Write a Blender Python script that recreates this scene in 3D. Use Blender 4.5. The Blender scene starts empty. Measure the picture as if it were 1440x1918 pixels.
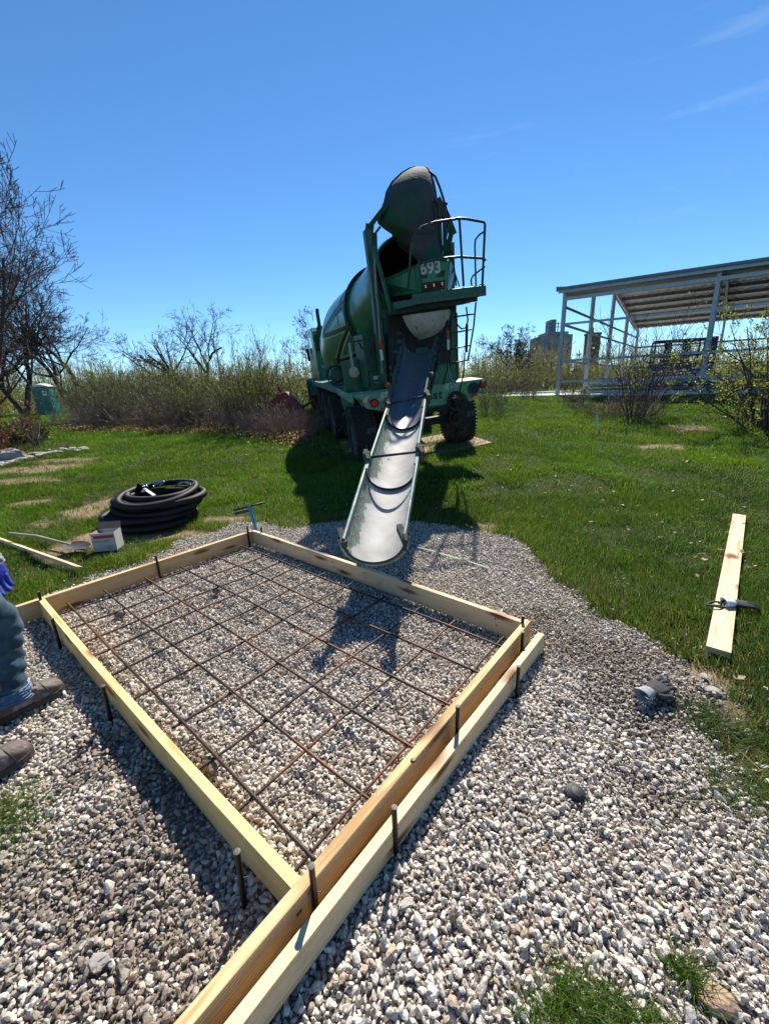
import bpy, math, random
import numpy as np
from mathutils import Matrix, Vector

random.seed(7)
RNG = np.random.default_rng(7)
SC = bpy.context.scene
COL = SC.collection
rad = math.radians

# ------------------------------------------------------------------ camera
F, CX, CY, HC = 780., 720., 959., 1.55
_a = np.array([1379 - CX, 706. - CY, F]); _b = np.array([-213 - CX, 762. - CY, F])
_n = np.cross(_a, _b); _n /= np.linalg.norm(_n)
if _n[1] > 0: _n = -_n
_f = np.array([0, 0, 1.]) - _n * _n[2]; _f /= np.linalg.norm(_f)
_r = np.cross(_f, _n)
R = np.array([_r, _f, _n])
CO = np.array([0, 0, HC])
cam = bpy.data.cameras.new('camera'); cam.sensor_fit = 'VERTICAL'; cam.sensor_height = 24
cam.lens = F / 1918 * 24; cam.clip_start = .05; cam.clip_end = 5000
co = bpy.data.objects.new('camera', cam); COL.objects.link(co)
m = Matrix.Identity(4)
for j, v in enumerate(([1, 0, 0], [0, -1, 0], [0, 0, -1])):
    w = R @ np.array(v, float)
    for i in range(3): m[i][j] = w[i]
m[2][3] = HC
co.matrix_world = m; SC.camera = co

# ------------------------------------------------------------------ light
SUN_EL, SUN_AZ = 46.0, 13.0          # degrees; azimuth from +Y towards +X
w = bpy.data.worlds.new('World'); SC.world = w; w.use_nodes = True
nt = w.node_tree; nt.nodes.clear()
sky = nt.nodes.new('ShaderNodeTexSky'); sky.sky_type = 'NISHITA'; sky.sun_disc = False
sky.sun_elevation = rad(SUN_EL); sky.sun_rotation = rad(SUN_AZ)
sky.altitude = 1500; sky.air_density = 1.0; sky.dust_density = 0.0; sky.ozone_density = 3.0
bg = nt.nodes.new('ShaderNodeBackground'); bg.inputs[1].default_value = 0.079
hsv = nt.nodes.new('ShaderNodeHueSaturation'); hsv.inputs['Saturation'].default_value = 1.10
wo = nt.nodes.new('ShaderNodeOutputWorld')
# faint high cirrus wisps, placed by direction in the sky
tc = nt.nodes.new('ShaderNodeTexCoord')
mp = nt.nodes.new('ShaderNodeMapping'); mp.inputs['Scale'].default_value = (1.2, 1.2, 9); mp.inputs['Rotation'].default_value = (0, rad(-24), 0)
nz = nt.nodes.new('ShaderNodeTexNoise'); nz.inputs['Scale'].default_value = 2.2; nz.inputs['Detail'].default_value = 8; nz.inputs['Roughness'].default_value = .62
rp = nt.nodes.new('ShaderNodeValToRGB'); rp.color_ramp.elements[0].position = .555; rp.color_ramp.elements[1].position = .95
rp.color_ramp.elements[1].color = (.20, .20, .20, 1)
mx = nt.nodes.new('ShaderNodeMixRGB'); mx.blend_type = 'MIX'; mx.inputs[2].default_value = (9, 9.6, 10.5, 1)
L = nt.links.new
L(tc.outputs['Generated'], mp.inputs[0]); L(mp.outputs[0], nz.inputs[0]); L(nz.outputs[0], rp.inputs[0])
tint = nt.nodes.new('ShaderNodeMixRGB'); tint.blend_type = 'MULTIPLY'; tint.inputs[0].default_value = 1; tint.inputs[2].default_value = (.85, 1.02, 1.12, 1)
L(sky.outputs[0], tint.inputs[1]); L(tint.outputs[0], hsv.inputs['Color']); L(hsv.outputs[0], mx.inputs[1]); L(rp.outputs[0], mx.inputs[0])
prev = None
for dvec, lo_, hi_ in (((.478, .773, .417), .972, .998), ((.211, .902, .377), .992, .9995)):
    dn_ = nt.nodes.new('ShaderNodeVectorMath'); dn_.operation = 'NORMALIZE'; L(tc.outputs['Generated'], dn_.inputs[0])
    dp_ = nt.nodes.new('ShaderNodeVectorMath'); dp_.operation = 'DOT_PRODUCT'; dp_.inputs[1].default_value = dvec; L(dn_.outputs[0], dp_.inputs[0])
    mr_ = nt.nodes.new('ShaderNodeMapRange'); mr_.inputs[1].default_value = lo_; mr_.inputs[2].default_value = hi_; L(dp_.outputs['Value'], mr_.inputs[0])
    if prev is None: prev = mr_.outputs[0]
    else:
        ad_ = nt.nodes.new('ShaderNodeMath'); ad_.operation = 'ADD'; ad_.use_clamp = True; L(prev, ad_.inputs[0]); L(mr_.outputs[0], ad_.inputs[1]); prev = ad_.outputs[0]
mu_ = nt.nodes.new('ShaderNodeMath'); mu_.operation = 'MULTIPLY'; L(rp.outputs[0], mu_.inputs[0]); L(prev, mu_.inputs[1]); L(mu_.outputs[0], mx.inputs[0])
L(mx.outputs[0], bg.inputs[0]); L(bg.outputs[0], wo.inputs[0])
sl = bpy.data.lights.new('sun', 'SUN'); sl.energy = 5.0; sl.angle = rad(.53); sl.color = (1, .94, .85)
so = bpy.data.objects.new('sun', sl); COL.objects.link(so)
_sd = Vector((math.sin(rad(SUN_AZ)) * math.cos(rad(SUN_EL)), math.cos(rad(SUN_AZ)) * math.cos(rad(SUN_EL)), math.sin(rad(SUN_EL))))
so.rotation_euler = _sd.to_track_quat('Z', 'Y').to_euler(); so.location = (0, 0, 30)
SC.view_settings.view_transform = 'Standard'; SC.view_settings.look = 'None'
SC.view_settings.gamma = 1; SC.view_settings.exposure = 0.86
SC.cycles.max_bounces = 6; SC.cycles.diffuse_bounces = 3; SC.cycles.glossy_bounces = 3; SC.cycles.transmission_bounces = 4
SC.cycles.transparent_max_bounces = 8

# ------------------------------------------------------------------ projection helpers (real positions from measured directions)
def ray(px, py): return R @ np.array([px - CX, py - CY, F])
def G(px, py, z=0.):
    d = ray(px, py); return CO + d * ((z - HC) / d[2])
def AT(px, py, Y):
    d = ray(px, py); return CO + d * (Y / d[1])
def proj(p):
    c = R.T @ (np.array(p) - CO); return CX + F * c[0] / c[2], CY + F * c[1] / c[2]

# truck frame
TO = np.array([.667, 8.442, .318])
def _frame(ya, pi, ro):
    ca, sa = math.cos(ya), math.sin(ya)
    f = np.array([-sa * math.cos(pi), ca * math.cos(pi), math.sin(pi)])
    r0 = np.array([ca, sa, 0]); u0 = np.cross(r0, f)
    r = r0 * math.cos(ro) + u0 * math.sin(ro); u = np.cross(r, f)
    return np.stack([r, f, u], 1)
TB = _frame(rad(13.8), rad(4.43), rad(6.4))
def T2W(l): return TO + TB @ np.array(l, float)
def W2T(p): return TB.T @ (np.array(p, float) - TO)
def TP(px, py, yl):
    d = ray(px, py); n = TB[:, 1]; t = ((TO + n * yl - CO) @ n) / (d @ n)
    return TB.T @ (CO + d * t - TO)

# ------------------------------------------------------------------ terrain
def sm(t): t = np.clip(t, 0, 1); return t * t * (3 - 2 * t)
_cp = []
for lx in (-1.1, 1.1):
    for ly in (-.3, 3, 6, 9): 
        q = T2W((lx, ly, 0)); _cp.append(tuple(q))
_cp += [(-7, 17, .42), (-10, 14, .3), (-12, 20, .45), (-24, 30, .5), (-5, 9, .1), (-8, 8, .0), (-5, 6, 0), (-12, 8, 0), (-20, 12, .2),
        (4, 6, .15), (4, 9, .38), (4, 12, .62), (4.5, 15, .85), (8.3, 20.3, .93), (12.85, 17.4, .92), (18, 14, .9), (8, 10, .5), (8, 6, .15), (12, 10, .55), (14, 5, .2),
        (0, 20, 1.05), (5, 30, 1.0), (20, 35, 1.0), (-6, 30, .9), (30, 20, .9), (-30, 45, .6), (0, 60, .95), (40, 60, .95), (-50, 80, .7),
        (0, 4, .0), (-3, 4, 0), (3, 4, 0), (0, 0, 0), (-6, 0, 0), (6, 0, 0), (0, -8, 0), (-12, -4, 0), (12, -4, 0), (1, 6, .15), (-1.5, 6, .05)]
_cp = np.array(_cp)
def _phi(r2): return .5 * r2 * np.log(r2 + 1e-9)
_K = _phi(((_cp[:, None, :2] - _cp[None, :, :2]) ** 2).sum(-1)) + np.eye(len(_cp)) * .3
_P = np.c_[np.ones(len(_cp)), _cp[:, :2]]
_A = np.block([[_K, _P], [_P.T, np.zeros((3, 3))]])
_W = np.linalg.solve(_A, np.r_[_cp[:, 2], 0, 0, 0])
def terr(x, y):
    x = np.asarray(x, float); y = np.asarray(y, float); sh = np.broadcast(x, y).shape
    X = np.broadcast_to(x, sh).ravel(); Y = np.broadcast_to(y, sh).ravel()
    out = np.empty(X.size)
    for i in range(0, X.size, 40000):
        a = X[i:i + 40000]; b = Y[i:i + 40000]
        r2 = (a[:, None] - _cp[None, :, 0]) ** 2 + (b[:, None] - _cp[None, :, 1]) ** 2
        out[i:i + 40000] = _phi(r2) @ _W[:-3] + _W[-3] + _W[-2] * a + _W[-1] * b
    far = sm((np.hypot(X, Y - 10) - 35) / 40)
    out = out * (1 - far) + .85 * far
    out = np.clip(out, -.3, 1.15)
    out = out * sm((Y - 4.3) / 2.2)
    return out.reshape(sh)
def tz(x, y): return float(terr(x, y))
def PT(px, py):
    d = ray(px, py); d = d / np.linalg.norm(d); t = .6
    for i in range(4000):
        p = CO + d * t
        if i % 1 == 0 and p[2] < tz(p[0], p[1]): break
        t *= 1.01
    lo, hi = t / 1.01, t
    for _ in range(20):
        mid = (lo + hi) / 2; p = CO + d * mid
        if p[2] < tz(p[0], p[1]): hi = mid
        else: lo = mid
    return p

# numpy noise
_NT = np.random.default_rng(3).random((257, 257))
def vnoise(x, y):
    xi = np.floor(x).astype(int); yi = np.floor(y).astype(int); fx = x - xi; fy = y - yi
    fx = fx * fx * (3 - 2 * fx); fy = fy * fy * (3 - 2 * fy)
    g = lambda i, j: _NT[(xi + i) % 256, (yi + j) % 256]
    return (g(0, 0) * (1 - fx) + g(1, 0) * fx) * (1 - fy) + (g(0, 1) * (1 - fx) + g(1, 1) * fx) * fy
def fbm(x, y, o=4):
    s = 0; a = .5
    for k in range(o):
        s = s + a * vnoise(x * 2 ** k + 17 * k, y * 2 ** k + 31 * k); a *= .5
    return s / .94

# ------------------------------------------------------------------ mesh builder
class MB:
    def __init__(s): s.v = []; s.f = []; s.fm = []
    def add(s, vs, fs, mi=0):
        o = len(s.v); s.v += [tuple(map(float, p)) for p in vs]; s.f += [tuple(o + i for i in f) for f in fs]; s.fm += [mi] * len(fs); return s
    def box(s, c, sz, M=None, mi=0):
        x, y, z = [q / 2 for q in sz]; vs = []
        for a, b, d in ((-x, -y, -z), (x, -y, -z), (x, y, -z), (-x, y, -z), (-x, -y, z), (x, -y, z), (x, y, z), (-x, y, z)):
            p = Vector((a, b, d))
            if M is not None: p = M @ p
            vs.append(p + Vector(c))
        return s.add(vs, [(0, 3, 2, 1), (4, 5, 6, 7), (0, 1, 5, 4), (1, 2, 6, 5), (2, 3, 7, 6), (3, 0, 4, 7)], mi)
    def beam(s, p, q, w, h, up=(0, 0, 1), mi=0):
        p = Vector(p); q = Vector(q); d = (q - p); l = d.length; d.normalize(); up = Vector(up)
        if abs(d.dot(up)) > .97: up = Vector((0, 1, 0))
        sd = d.cross(up).normalized(); u = sd.cross(d)
        M = Matrix((d, sd, u)).transposed()
        return s.box((p + q) / 2, (l, w, h), M, mi)
    def tube(s, pts, r, n=8, cap=True, mi=0):
        pts = [Vector(p) for p in pts]; k = len(pts)
        rs = r if hasattr(r, '__len__') else [r] * k
        o = len(s.v); up = None
        for i, p in enumerate(pts):
            d = (pts[min(i + 1, k - 1)] - pts[max(i - 1, 0)]).normalized()
            if up is None: up = Vector((0, 0, 1)) if abs(d.z) < .9 else Vector((1, 0, 0))
            a = d.cross(up)
            if a.length < 1e-4: a = d.orthogonal()
            a.normalize(); b = a.cross(d).normalized(); up = b
            for j in range(n):
                t = 2 * math.pi * j / n
                q = p + (a * math.cos(t) + b * math.sin(t)) * rs[i]; s.v.append((q.x, q.y, q.z))
        for i in range(k - 1):
            for j in range(n):
                j2 = (j + 1) % n
                s.f.append((o + i * n + j, o + i * n + j2, o + (i + 1) * n + j2, o + (i + 1) * n + j)); s.fm.append(mi)
        if cap:
            s.f.append(tuple(o + j for j in range(n))[::-1]); s.fm.append(mi)
            s.f.append(tuple(o + (k - 1) * n + j for j in range(n))); s.fm.append(mi)
        return s
    def lathe(s, prof, c, ax, n=32, mi=0, a0=0, a1=2 * math.pi, closed=True):
        # prof: list (dist along axis, radius)
        ax = Vector(ax).normalized(); a = ax.orthogonal().normalized()
        if abs(ax.z) < .95:
            a = Vector((0, 0, 1)).cross(ax).normalized()
        b = ax.cross(a); o = len(s.v); m_ = n if closed else n + 1
        for (h, r) in prof:
            for j in range(m_):
                t = a0 + (a1 - a0) * j / n
                q = Vector(c) + ax * h + (a * math.cos(t) + b * math.sin(t)) * r; s.v.append((q.x, q.y, q.z))
        for i in range(len(prof) - 1):
            for j in range(n):
                j2 = (j + 1) % m_
                s.f.append((o + i * m_ + j, o + i * m_ + j2, o + (i + 1) * m_ + j2, o + (i + 1) * m_ + j)); s.fm.append(mi)
        return s
    def sheet(s, rows, th=0.0, mi=0):
        """rows: grid of points, optional thickness along the averaged normal"""
        A = np.array([[tuple(map(float, p)) for p in r] for r in rows]); nr, nc = A.shape[:2]
        def put(B, flip):
            o = len(s.v); s.v += [tuple(p) for p in B.reshape(-1, 3)]
            for i in range(nr - 1):
                for j in range(nc - 1):
                    f = (o + i * nc + j, o + i * nc + j + 1, o + (i + 1) * nc + j + 1, o + (i + 1) * nc + j)
                    s.f.append(f[::-1] if flip else f); s.fm.append(mi)
            return o
        if not th: put(A, False); return s
        du = np.gradient(A, axis=1) if nc > 1 else 0; dv = np.gradient(A, axis=0)
        N = np.cross(du, dv); N /= (np.linalg.norm(N, axis=2, keepdims=True) + 1e-9)
        o1 = put(A, False); o2 = put(A - N * th, True)
        def edge(ix):
            for a, b in zip(ix[:-1], ix[1:]):
                s.f.append((o1 + b, o1 + a, o2 + a, o2 + b)); s.fm.append(mi)
        edge([j for j in range(nc)]); edge([(nr - 1) * nc + j for j in range(nc)][::-1])
        edge([i * nc for i in range(nr)][::-1]); edge([i * nc + nc - 1 for i in range(nr)])
        return s
    def build(s, name, mat, parent=None, smooth=False, bevel=0):
        me = bpy.data.meshes.new(name); me.from_pydata(s.v, [], s.f)
        mats = mat if isinstance(mat, (list, tuple)) else [mat]
        for q in mats: me.materials.append(q)
        if len(mats) > 1: me.polygons.foreach_set('material_index', s.fm)
        if smooth:
            me.polygons.foreach_set('use_smooth', [True] * len(me.polygons))
        me.validate(); me.update()
        o = bpy.data.objects.new(name, me); COL.objects.link(o)
        if smooth == 'auto':
            md = o.modifiers.new('edges', 'EDGE_SPLIT'); md.split_angle = rad(38)
        if bevel:
            md = o.modifiers.new('bevel', 'BEVEL'); md.width = bevel; md.segments = 2; md.limit_method = 'ANGLE'; md.angle_limit = rad(40)
        if parent is not None: o.parent = parent
        return o

def npmesh(name, V, Fc, nf, mat, colors=None, parent=None, smooth=False):
    """V (n,3); Fc flat index array; nf verts per face array"""
    me = bpy.data.meshes.new(name)
    me.vertices.add(len(V)); me.vertices.foreach_set('co', V.astype(np.float32).ravel())
    me.loops.add(len(Fc)); me.loops.foreach_set('vertex_index', Fc.astype(np.int32))
    st = np.r_[0, np.cumsum(nf)[:-1]].astype(np.int32)
    me.polygons.add(len(nf)); me.polygons.foreach_set('loop_start', st); me.polygons.foreach_set('loop_total', nf.astype(np.int32))
    if smooth: me.polygons.foreach_set('use_smooth', np.ones(len(nf), bool))
    else: me.polygons.foreach_set('use_smooth', np.zeros(len(nf), bool))
    me.materials.append(mat)
    if colors is not None:
        at = me.color_attributes.new('Col', 'FLOAT_COLOR', 'POINT'); c = np.ones((len(V), 4), np.float32); c[:, :colors.shape[1]] = colors
        at.data.foreach_set('color', c.ravel())
    me.update(calc_edges=True)
    o = bpy.data.objects.new(name, me); COL.objects.link(o)
    if parent is not None: o.parent = parent
    return o

def tag(o, label=None, cat=None, group=None, kind=None):
    if label: o['label'] = label
    if cat: o['category'] = cat
    if group: o['group'] = group
    if kind: o['kind'] = kind
    return o
def empty(name, loc=(0, 0, 0), label=None, cat=None, group=None, rz=0):
    o = bpy.data.objects.new(name, None); COL.objects.link(o); o.location = loc; o.rotation_euler = (0, 0, rz); o.empty_display_size = .2
    return tag(o, label, cat, group)
def copy_tree(o, parent=None):
    c = o.copy(); COL.objects.link(c); c.parent = parent
    for ch in list(o.children): copy_tree(ch, c)
    return c

# ------------------------------------------------------------------ materials
MATS = {}
def nodes(name):
    mt = bpy.data.materials.new(name); mt.use_nodes = True; n = mt.node_tree
    b = n.nodes['Principled BSDF']; MATS[name] = mt
    return mt, n, b
def pm(name, c1, c2=None, rough=.6, metal=0., scale=8., detail=6, bump=.0, bscale=None, c3=None, t3=.62, s3=3., spec=.5, stretch=(1, 1, 1), coat=0):
    """base colour c1..c2 by noise, patches of c3 by a second noise, bump"""
    mt, n, b = nodes(name); N = n.nodes.new; K = n.links.new
    tcn = N('ShaderNodeTexCoord'); mpn = N('ShaderNodeMapping'); mpn.inputs['Scale'].default_value = stretch
    K(tcn.outputs['Object'], mpn.inputs[0])
    c2 = c2 or tuple(x * .7 for x in c1)
    nz = N('ShaderNodeTexNoise'); nz.inputs['Scale'].default_value = scale; nz.inputs['Detail'].default_value = detail; nz.inputs['Roughness'].default_value = .6
    K(mpn.outputs[0], nz.inputs[0])
    cr = N('ShaderNodeValToRGB'); cr.color_ramp.elements[0].position = .3; cr.color_ramp.elements[1].position = .7
    cr.color_ramp.elements[0].color = (*c2, 1); cr.color_ramp.elements[1].color = (*c1, 1); K(nz.outputs[0], cr.inputs[0])
    out = cr.outputs[0]
    if c3:
        n3 = N('ShaderNodeTexNoise'); n3.inputs['Scale'].default_value = s3; n3.inputs['Detail'].default_value = 8; n3.inputs['Roughness'].default_value = .65
        K(mpn.outputs[0], n3.inputs[0])
        r3 = N('ShaderNodeValToRGB'); r3.color_ramp.elements[0].position = t3 - .03; r3.color_ramp.elements[1].position = t3 + .05
        K(n3.outputs[0], r3.inputs[0]); mxn = N('ShaderNodeMixRGB'); mxn.inputs[2].default_value = (*c3, 1)
        K(r3.outputs[0], mxn.inputs[0]); K(out, mxn.inputs[1]); out = mxn.outputs[0]
    K(out, b.inputs['Base Color'])
    b.inputs['Roughness'].default_value = rough; b.inputs['Metallic'].default_value = metal
    b.inputs['Specular IOR Level'].default_value = spec
    if coat: b.inputs['Coat Weight'].default_value = coat
    if bump:
        bn = N('ShaderNodeTexNoise'); bn.inputs['Scale'].default_value = bscale or scale * 3; bn.inputs['Detail'].default_value = 5
        K(mpn.outputs[0], bn.inputs[0]); bp = N('ShaderNodeBump'); bp.inputs['Strength'].default_value = bump; bp.inputs['Distance'].default_value = .02
        K(bn.outputs[0], bp.inputs['Height']); K(bp.outputs[0], b.inputs['Normal'])
    return mt

def wood_mat(name, c1, c2, seed=0.):
    mt, n, b = nodes(name); N = n.nodes.new; K = n.links.new
    tcn = N('ShaderNodeTexCoord'); mp = N('ShaderNodeMapping'); mp.inputs['Scale'].default_value = (1.1, 14, 14); mp.inputs['Location'].default_value = (seed, seed, seed)
    K(tcn.outputs['Object'], mp.inputs[0])
    nz = N('ShaderNodeTexNoise'); nz.inputs['Scale'].default_value = 1.6; nz.inputs['Detail'].default_value = 5; nz.inputs['Distortion'].default_value = .8; K(mp.outputs[0], nz.inputs[0])
    wv = N('ShaderNodeTexWave'); wv.bands_direction = 'Z'; wv.inputs['Scale'].default_value = 2.2; wv.inputs['Distortion'].default_value = 6; wv.inputs['Detail'].default_value = 3; wv.inputs['Detail Scale'].default_value = .8
    K(mp.outputs[0], wv.inputs[0])
    m0 = N('ShaderNodeMath'); m0.operation = 'MULTIPLY_ADD'; m0.inputs[1].default_value = .5; K(wv.outputs['Fac'], m0.inputs[0]); 
    m1 = N('ShaderNodeMath'); m1.operation = 'MULTIPLY'; m1.inputs[1].default_value = .6; K(nz.outputs[0], m1.inputs[0]); K(m1.outputs[0], m0.inputs[2])
    cr = N('ShaderNodeValToRGB'); cr.color_ramp.elements[0].position = .32; cr.color_ramp.elements[1].position = .66
    cr.color_ramp.elements[0].color = (c2[0] * .82, c2[1] * .74, c2[2] * .68, 1); cr.color_ramp.elements[1].color = (*c1, 1); K(m0.outputs[0], cr.inputs[0])
    # knots
    mk = N('ShaderNodeMapping'); mk.inputs['Scale'].default_value = (1.9, 8, 8.5); mk.inputs['Location'].default_value = (seed * 3, 1.3, .7); K(tcn.outputs['Object'], mk.inputs[0])
    sx_ = N('ShaderNodeSeparateXYZ'); K(mk.outputs[0], sx_.inputs[0]); ay_ = N('ShaderNodeMath'); ay_.operation = 'MULTIPLY_ADD'; ay_.inputs[1].default_value = .4; K(sx_.outputs[1], ay_.inputs[0]); K(sx_.outputs[2], ay_.inputs[2])
    cb_ = N('ShaderNodeCombineXYZ'); K(sx_.outputs[0], cb_.inputs[0]); K(ay_.outputs[0], cb_.inputs[1])
    kn_ = N('ShaderNodeTexNoise'); kn_.inputs['Scale'].default_value = 3.; K(mk.outputs[0], kn_.inputs[0]); ka_ = N('ShaderNodeMixRGB'); ka_.inputs[0].default_value = .12; K(cb_.outputs[0], ka_.inputs[1]); K(kn_.outputs['Color'], ka_.inputs[2])
    vo = N('ShaderNodeTexVoronoi'); vo.voronoi_dimensions = '2D'; vo.inputs['Scale'].default_value = .9; K(ka_.outputs[0], vo.inputs[0])
    kr = N('ShaderNodeValToRGB'); kr.color_ramp.elements[0].position = .06; kr.color_ramp.elements[1].position = .17
    kr.color_ramp.elements[0].color = (1, 1, 1, 1); kr.color_ramp.elements[1].color = (0, 0, 0, 1); K(vo.outputs['Distance'], kr.inputs[0])
    mxn = N('ShaderNodeMixRGB'); mxn.inputs[2].default_value = (.16, .06, .022, 1); K(kr.outputs[0], mxn.inputs[0]); K(cr.outputs[0], mxn.inputs[1])
    # smudges of dirt
    ds = N('ShaderNodeTexNoise'); ds.inputs['Scale'].default_value = 5; ds.inputs['Detail'].default_value = 9; ds.inputs['Roughness'].default_value = .7; K(tcn.outputs['Object'], ds.inputs[0])
    dr = N('ShaderNodeValToRGB'); dr.color_ramp.elements[0].position = .56; dr.color_ramp.elements[1].position = .80; dr.color_ramp.elements[1].color = (.6, .6, .6, 1); K(ds.outputs[0], dr.inputs[0])
    m2 = N('ShaderNodeMixRGB'); m2.inputs[2].default_value = (.24, .18, .11, 1); K(dr.outputs[0], m2.inputs[0]); K(mxn.outputs[0], m2.inputs[1])
    K(m2.outputs[0], b.inputs['Base Color']); b.inputs['Roughness'].default_value = .75; b.inputs['Specular IOR Level'].default_value = .25
    bp = N('ShaderNodeBump'); bp.inputs['Strength'].default_value = .25; bp.inputs['Distance'].default_value = .004; K(m0.outputs[0], bp.inputs['Height']); K(bp.outputs[0], b.inputs['Normal'])
    return mt

def attr_mat(name, rough=.85, bump=0., bscale=60, transl=0., mul=(1, 1, 1), spec=.3):
    mt, n, b = nodes(name); N = n.nodes.new; K = n.links.new
    at = N('ShaderNodeAttribute'); at.attribute_name = 'Col'
    b.inputs['Roughness'].default_value = rough; b.inputs['Specular IOR Level'].default_value = spec
    out = at.outputs['Color']
    if bump:
        tcn = N('ShaderNodeTexCoord'); bn = N('ShaderNodeTexNoise'); bn.inputs['Scale'].default_value = bscale; bn.inputs['Detail'].default_value = 6
        K(tcn.outputs['Object'], bn.inputs[0]); bp = N('ShaderNodeBump'); bp.inputs['Strength'].default_value = bump; bp.inputs['Distance'].default_value = .01
        K(bn.outputs[0], bp.inputs['Height']); K(bp.outputs[0], b.inputs['Normal'])
        cr = N('ShaderNodeValToRGB'); cr.color_ramp.elements[0].position = .25; cr.color_ramp.elements[0].color = (.62, .60, .58, 1); cr.color_ramp.elements[1].position = .7
        K(bn.outputs[0], cr.inputs[0]); mu = N('ShaderNodeMixRGB'); mu.blend_type = 'MULTIPLY'; mu.inputs[0].default_value = 1; K(out, mu.inputs[1]); K(cr.outputs[0], mu.inputs[2]); out = mu.outputs[0]
    K(out, b.inputs['Base Color'])
    if transl:
        tr = N('ShaderNodeBsdfTranslucent'); ga = N('ShaderNodeMixRGB'); ga.blend_type = 'MULTIPLY'; ga.inputs[0].default_value = 1; ga.inputs[2].default_value = (1.5, 1.5, .6, 1)
        K(out, ga.inputs[1]); K(ga.outputs[0], tr.inputs[0])
        ms = N('ShaderNodeMixShader'); ms.inputs[0].default_value = transl; K(b.outputs[0], ms.inputs[1]); K(tr.outputs[0], ms.inputs[2])
        K(ms.outputs[0], n.nodes['Material Output'].inputs[0])
    return mt

# ------------------------------------------------------------------ ground masks
def gw(px, py): q = PT(px, py); return (q[0], q[1])
GP = [gw(*p) for p in [(268, 1047), (330, 1012), (400, 992), (440, 977), (500, 974), (560, 984), (620, 972), (745, 968), (850, 985), (920, 1000), (975, 1020), (1012, 1060), (1048, 1105),
      (1110, 1135), (1180, 1170), (1250, 1232), (1318, 1278), (1335, 1330), (1325, 1372), (1400, 1440), (1440, 1500)]]
GP += [(2.3, 1.2), (2.2, .9), (2.0, .5), (2.3, -1.5), (-5, -1.5), (-5, 1.2), (-3.0, 1.62), (-2.35, 1.95), (-2.75, 2.3)] + [gw(0, 1160), gw(75, 1122), gw(190, 1080)]
GPa = np.array(GP)
def polydist(x, y, P):
    """signed distance, positive inside"""
    ins = np.zeros(x.shape, bool); dm = np.full(x.shape, 1e9); n = len(P)
    for i in range(n):
        x1, y1 = P[i]; x2, y2 = P[(i + 1) % n]
        c = ((y1 > y) != (y2 > y)) & (x < (x2 - x1) * (y - y1) / (y2 - y1 + 1e-12) + x1); ins ^= c
        dx, dy = x2 - x1, y2 - y1; t = np.clip(((x - x1) * dx + (y - y1) * dy) / (dx * dx + dy * dy + 1e-12), 0, 1)
        dm = np.minimum(dm, np.hypot(x - x1 - t * dx, y - y1 - t * dy))
    return np.where(ins, dm, -dm)
def gmask(x, y):
    return sm((polydist(x, y, GPa) + (fbm(x * 3.1 + 9, y * 3.1 + 4) - .5) * .34) / .12 + .5)
DP = [(60, 880, 1.4, .5), (120, 862, .9, .5), (60, 940, .45, .25), (172, 950, .5, 1.1), (185, 1010, .5, .6), (110, 872, 1.6, .5), (30, 900, 1.5, .5), (300, 1000, .75, .22), (420, 972, .5, .2),
      (1290, 800, .8, .5), (1240, 835, .6, .35), (900, 985, .3, .2), (1340, 1310, .14, .12), (1400, 1880, .45, .22), (1330, 1900, .3, .15), (1440, 1780, .3, .2), (1300, 1270, .3, .15)]
DPW = [(gw(a, b), c, d) for a, b, c, d in DP]
def dmask(x, y):
    s = np.zeros(x.shape)
    for (cx, cy), rx, ry in DPW:
        r = np.hypot((x - cx) / rx, (y - cy) / ry); s = np.maximum(s, 1.12 - r)
    return sm(s * 1.5 + (fbm(x * 4 + 3, y * 4 + 7) - .5) * 2.2) * .92 * np.clip(s * 5, 0, 1)

# ------------------------------------------------------------------ ground sheet
def axis_(lo, hi, d, far, k=1.16):
    a = list(np.arange(lo, hi, d)); s = d; v = a[-1]
    while v < far: s *= k; v += s; a.append(v)
    s = d; v = lo; b = []
    while v > -far: s *= k; v -= s; b.append(v)
    return np.array(b[::-1] + a)
gx = axis_(-5, 5, .07, 1500); gy = axis_(-.5, 12, .07, 1500)
XX, YY = np.meshgrid(gx, gy); gm = gmask(XX, YY); dm_ = dmask(XX, YY)
near = sm((14 - np.hypot(XX, YY)) / 5)
def ground_z(x, y): 
    n_ = sm((14 - np.hypot(x, y)) / 5)
    g_ = gmask(x, y)
    return terr(x, y) - .022 + n_ * ((fbm(x * 2.2, y * 2.2) - .5) * .045 * g_ + (1 - g_) * (fbm(x * 1.3 + 5, y * 1.3) - .5) * .06)
ZZ = ground_z(XX, YY)
V = np.stack([XX, YY, ZZ], -1).reshape(-1, 3)
ny, nx = XX.shape; ii = np.arange(ny - 1)[:, None] * nx + np.arange(nx - 1)[None, :]
Fq = np.stack([ii, ii + 1, ii + nx + 1, ii + nx], -1).reshape(-1)
nn = fbm(XX * 5, YY * 5)[..., None]; nl = fbm(XX * .35 + 3, YY * .35 + 8)[..., None]
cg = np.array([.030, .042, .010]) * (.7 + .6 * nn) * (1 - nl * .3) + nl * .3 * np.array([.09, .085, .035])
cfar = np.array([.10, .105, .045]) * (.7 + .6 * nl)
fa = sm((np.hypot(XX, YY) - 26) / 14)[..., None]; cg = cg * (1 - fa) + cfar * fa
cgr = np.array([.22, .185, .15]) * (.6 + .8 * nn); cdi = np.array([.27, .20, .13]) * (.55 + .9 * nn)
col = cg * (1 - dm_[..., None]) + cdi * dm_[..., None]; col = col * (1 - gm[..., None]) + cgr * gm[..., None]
M_ground = attr_mat('ground_soil', .95, 1.0, 22, spec=.1)
go = npmesh('ground', V, Fq, np.full(len(Fq) // 4, 4), M_ground, col.reshape(-1, 3), smooth=True)
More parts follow.
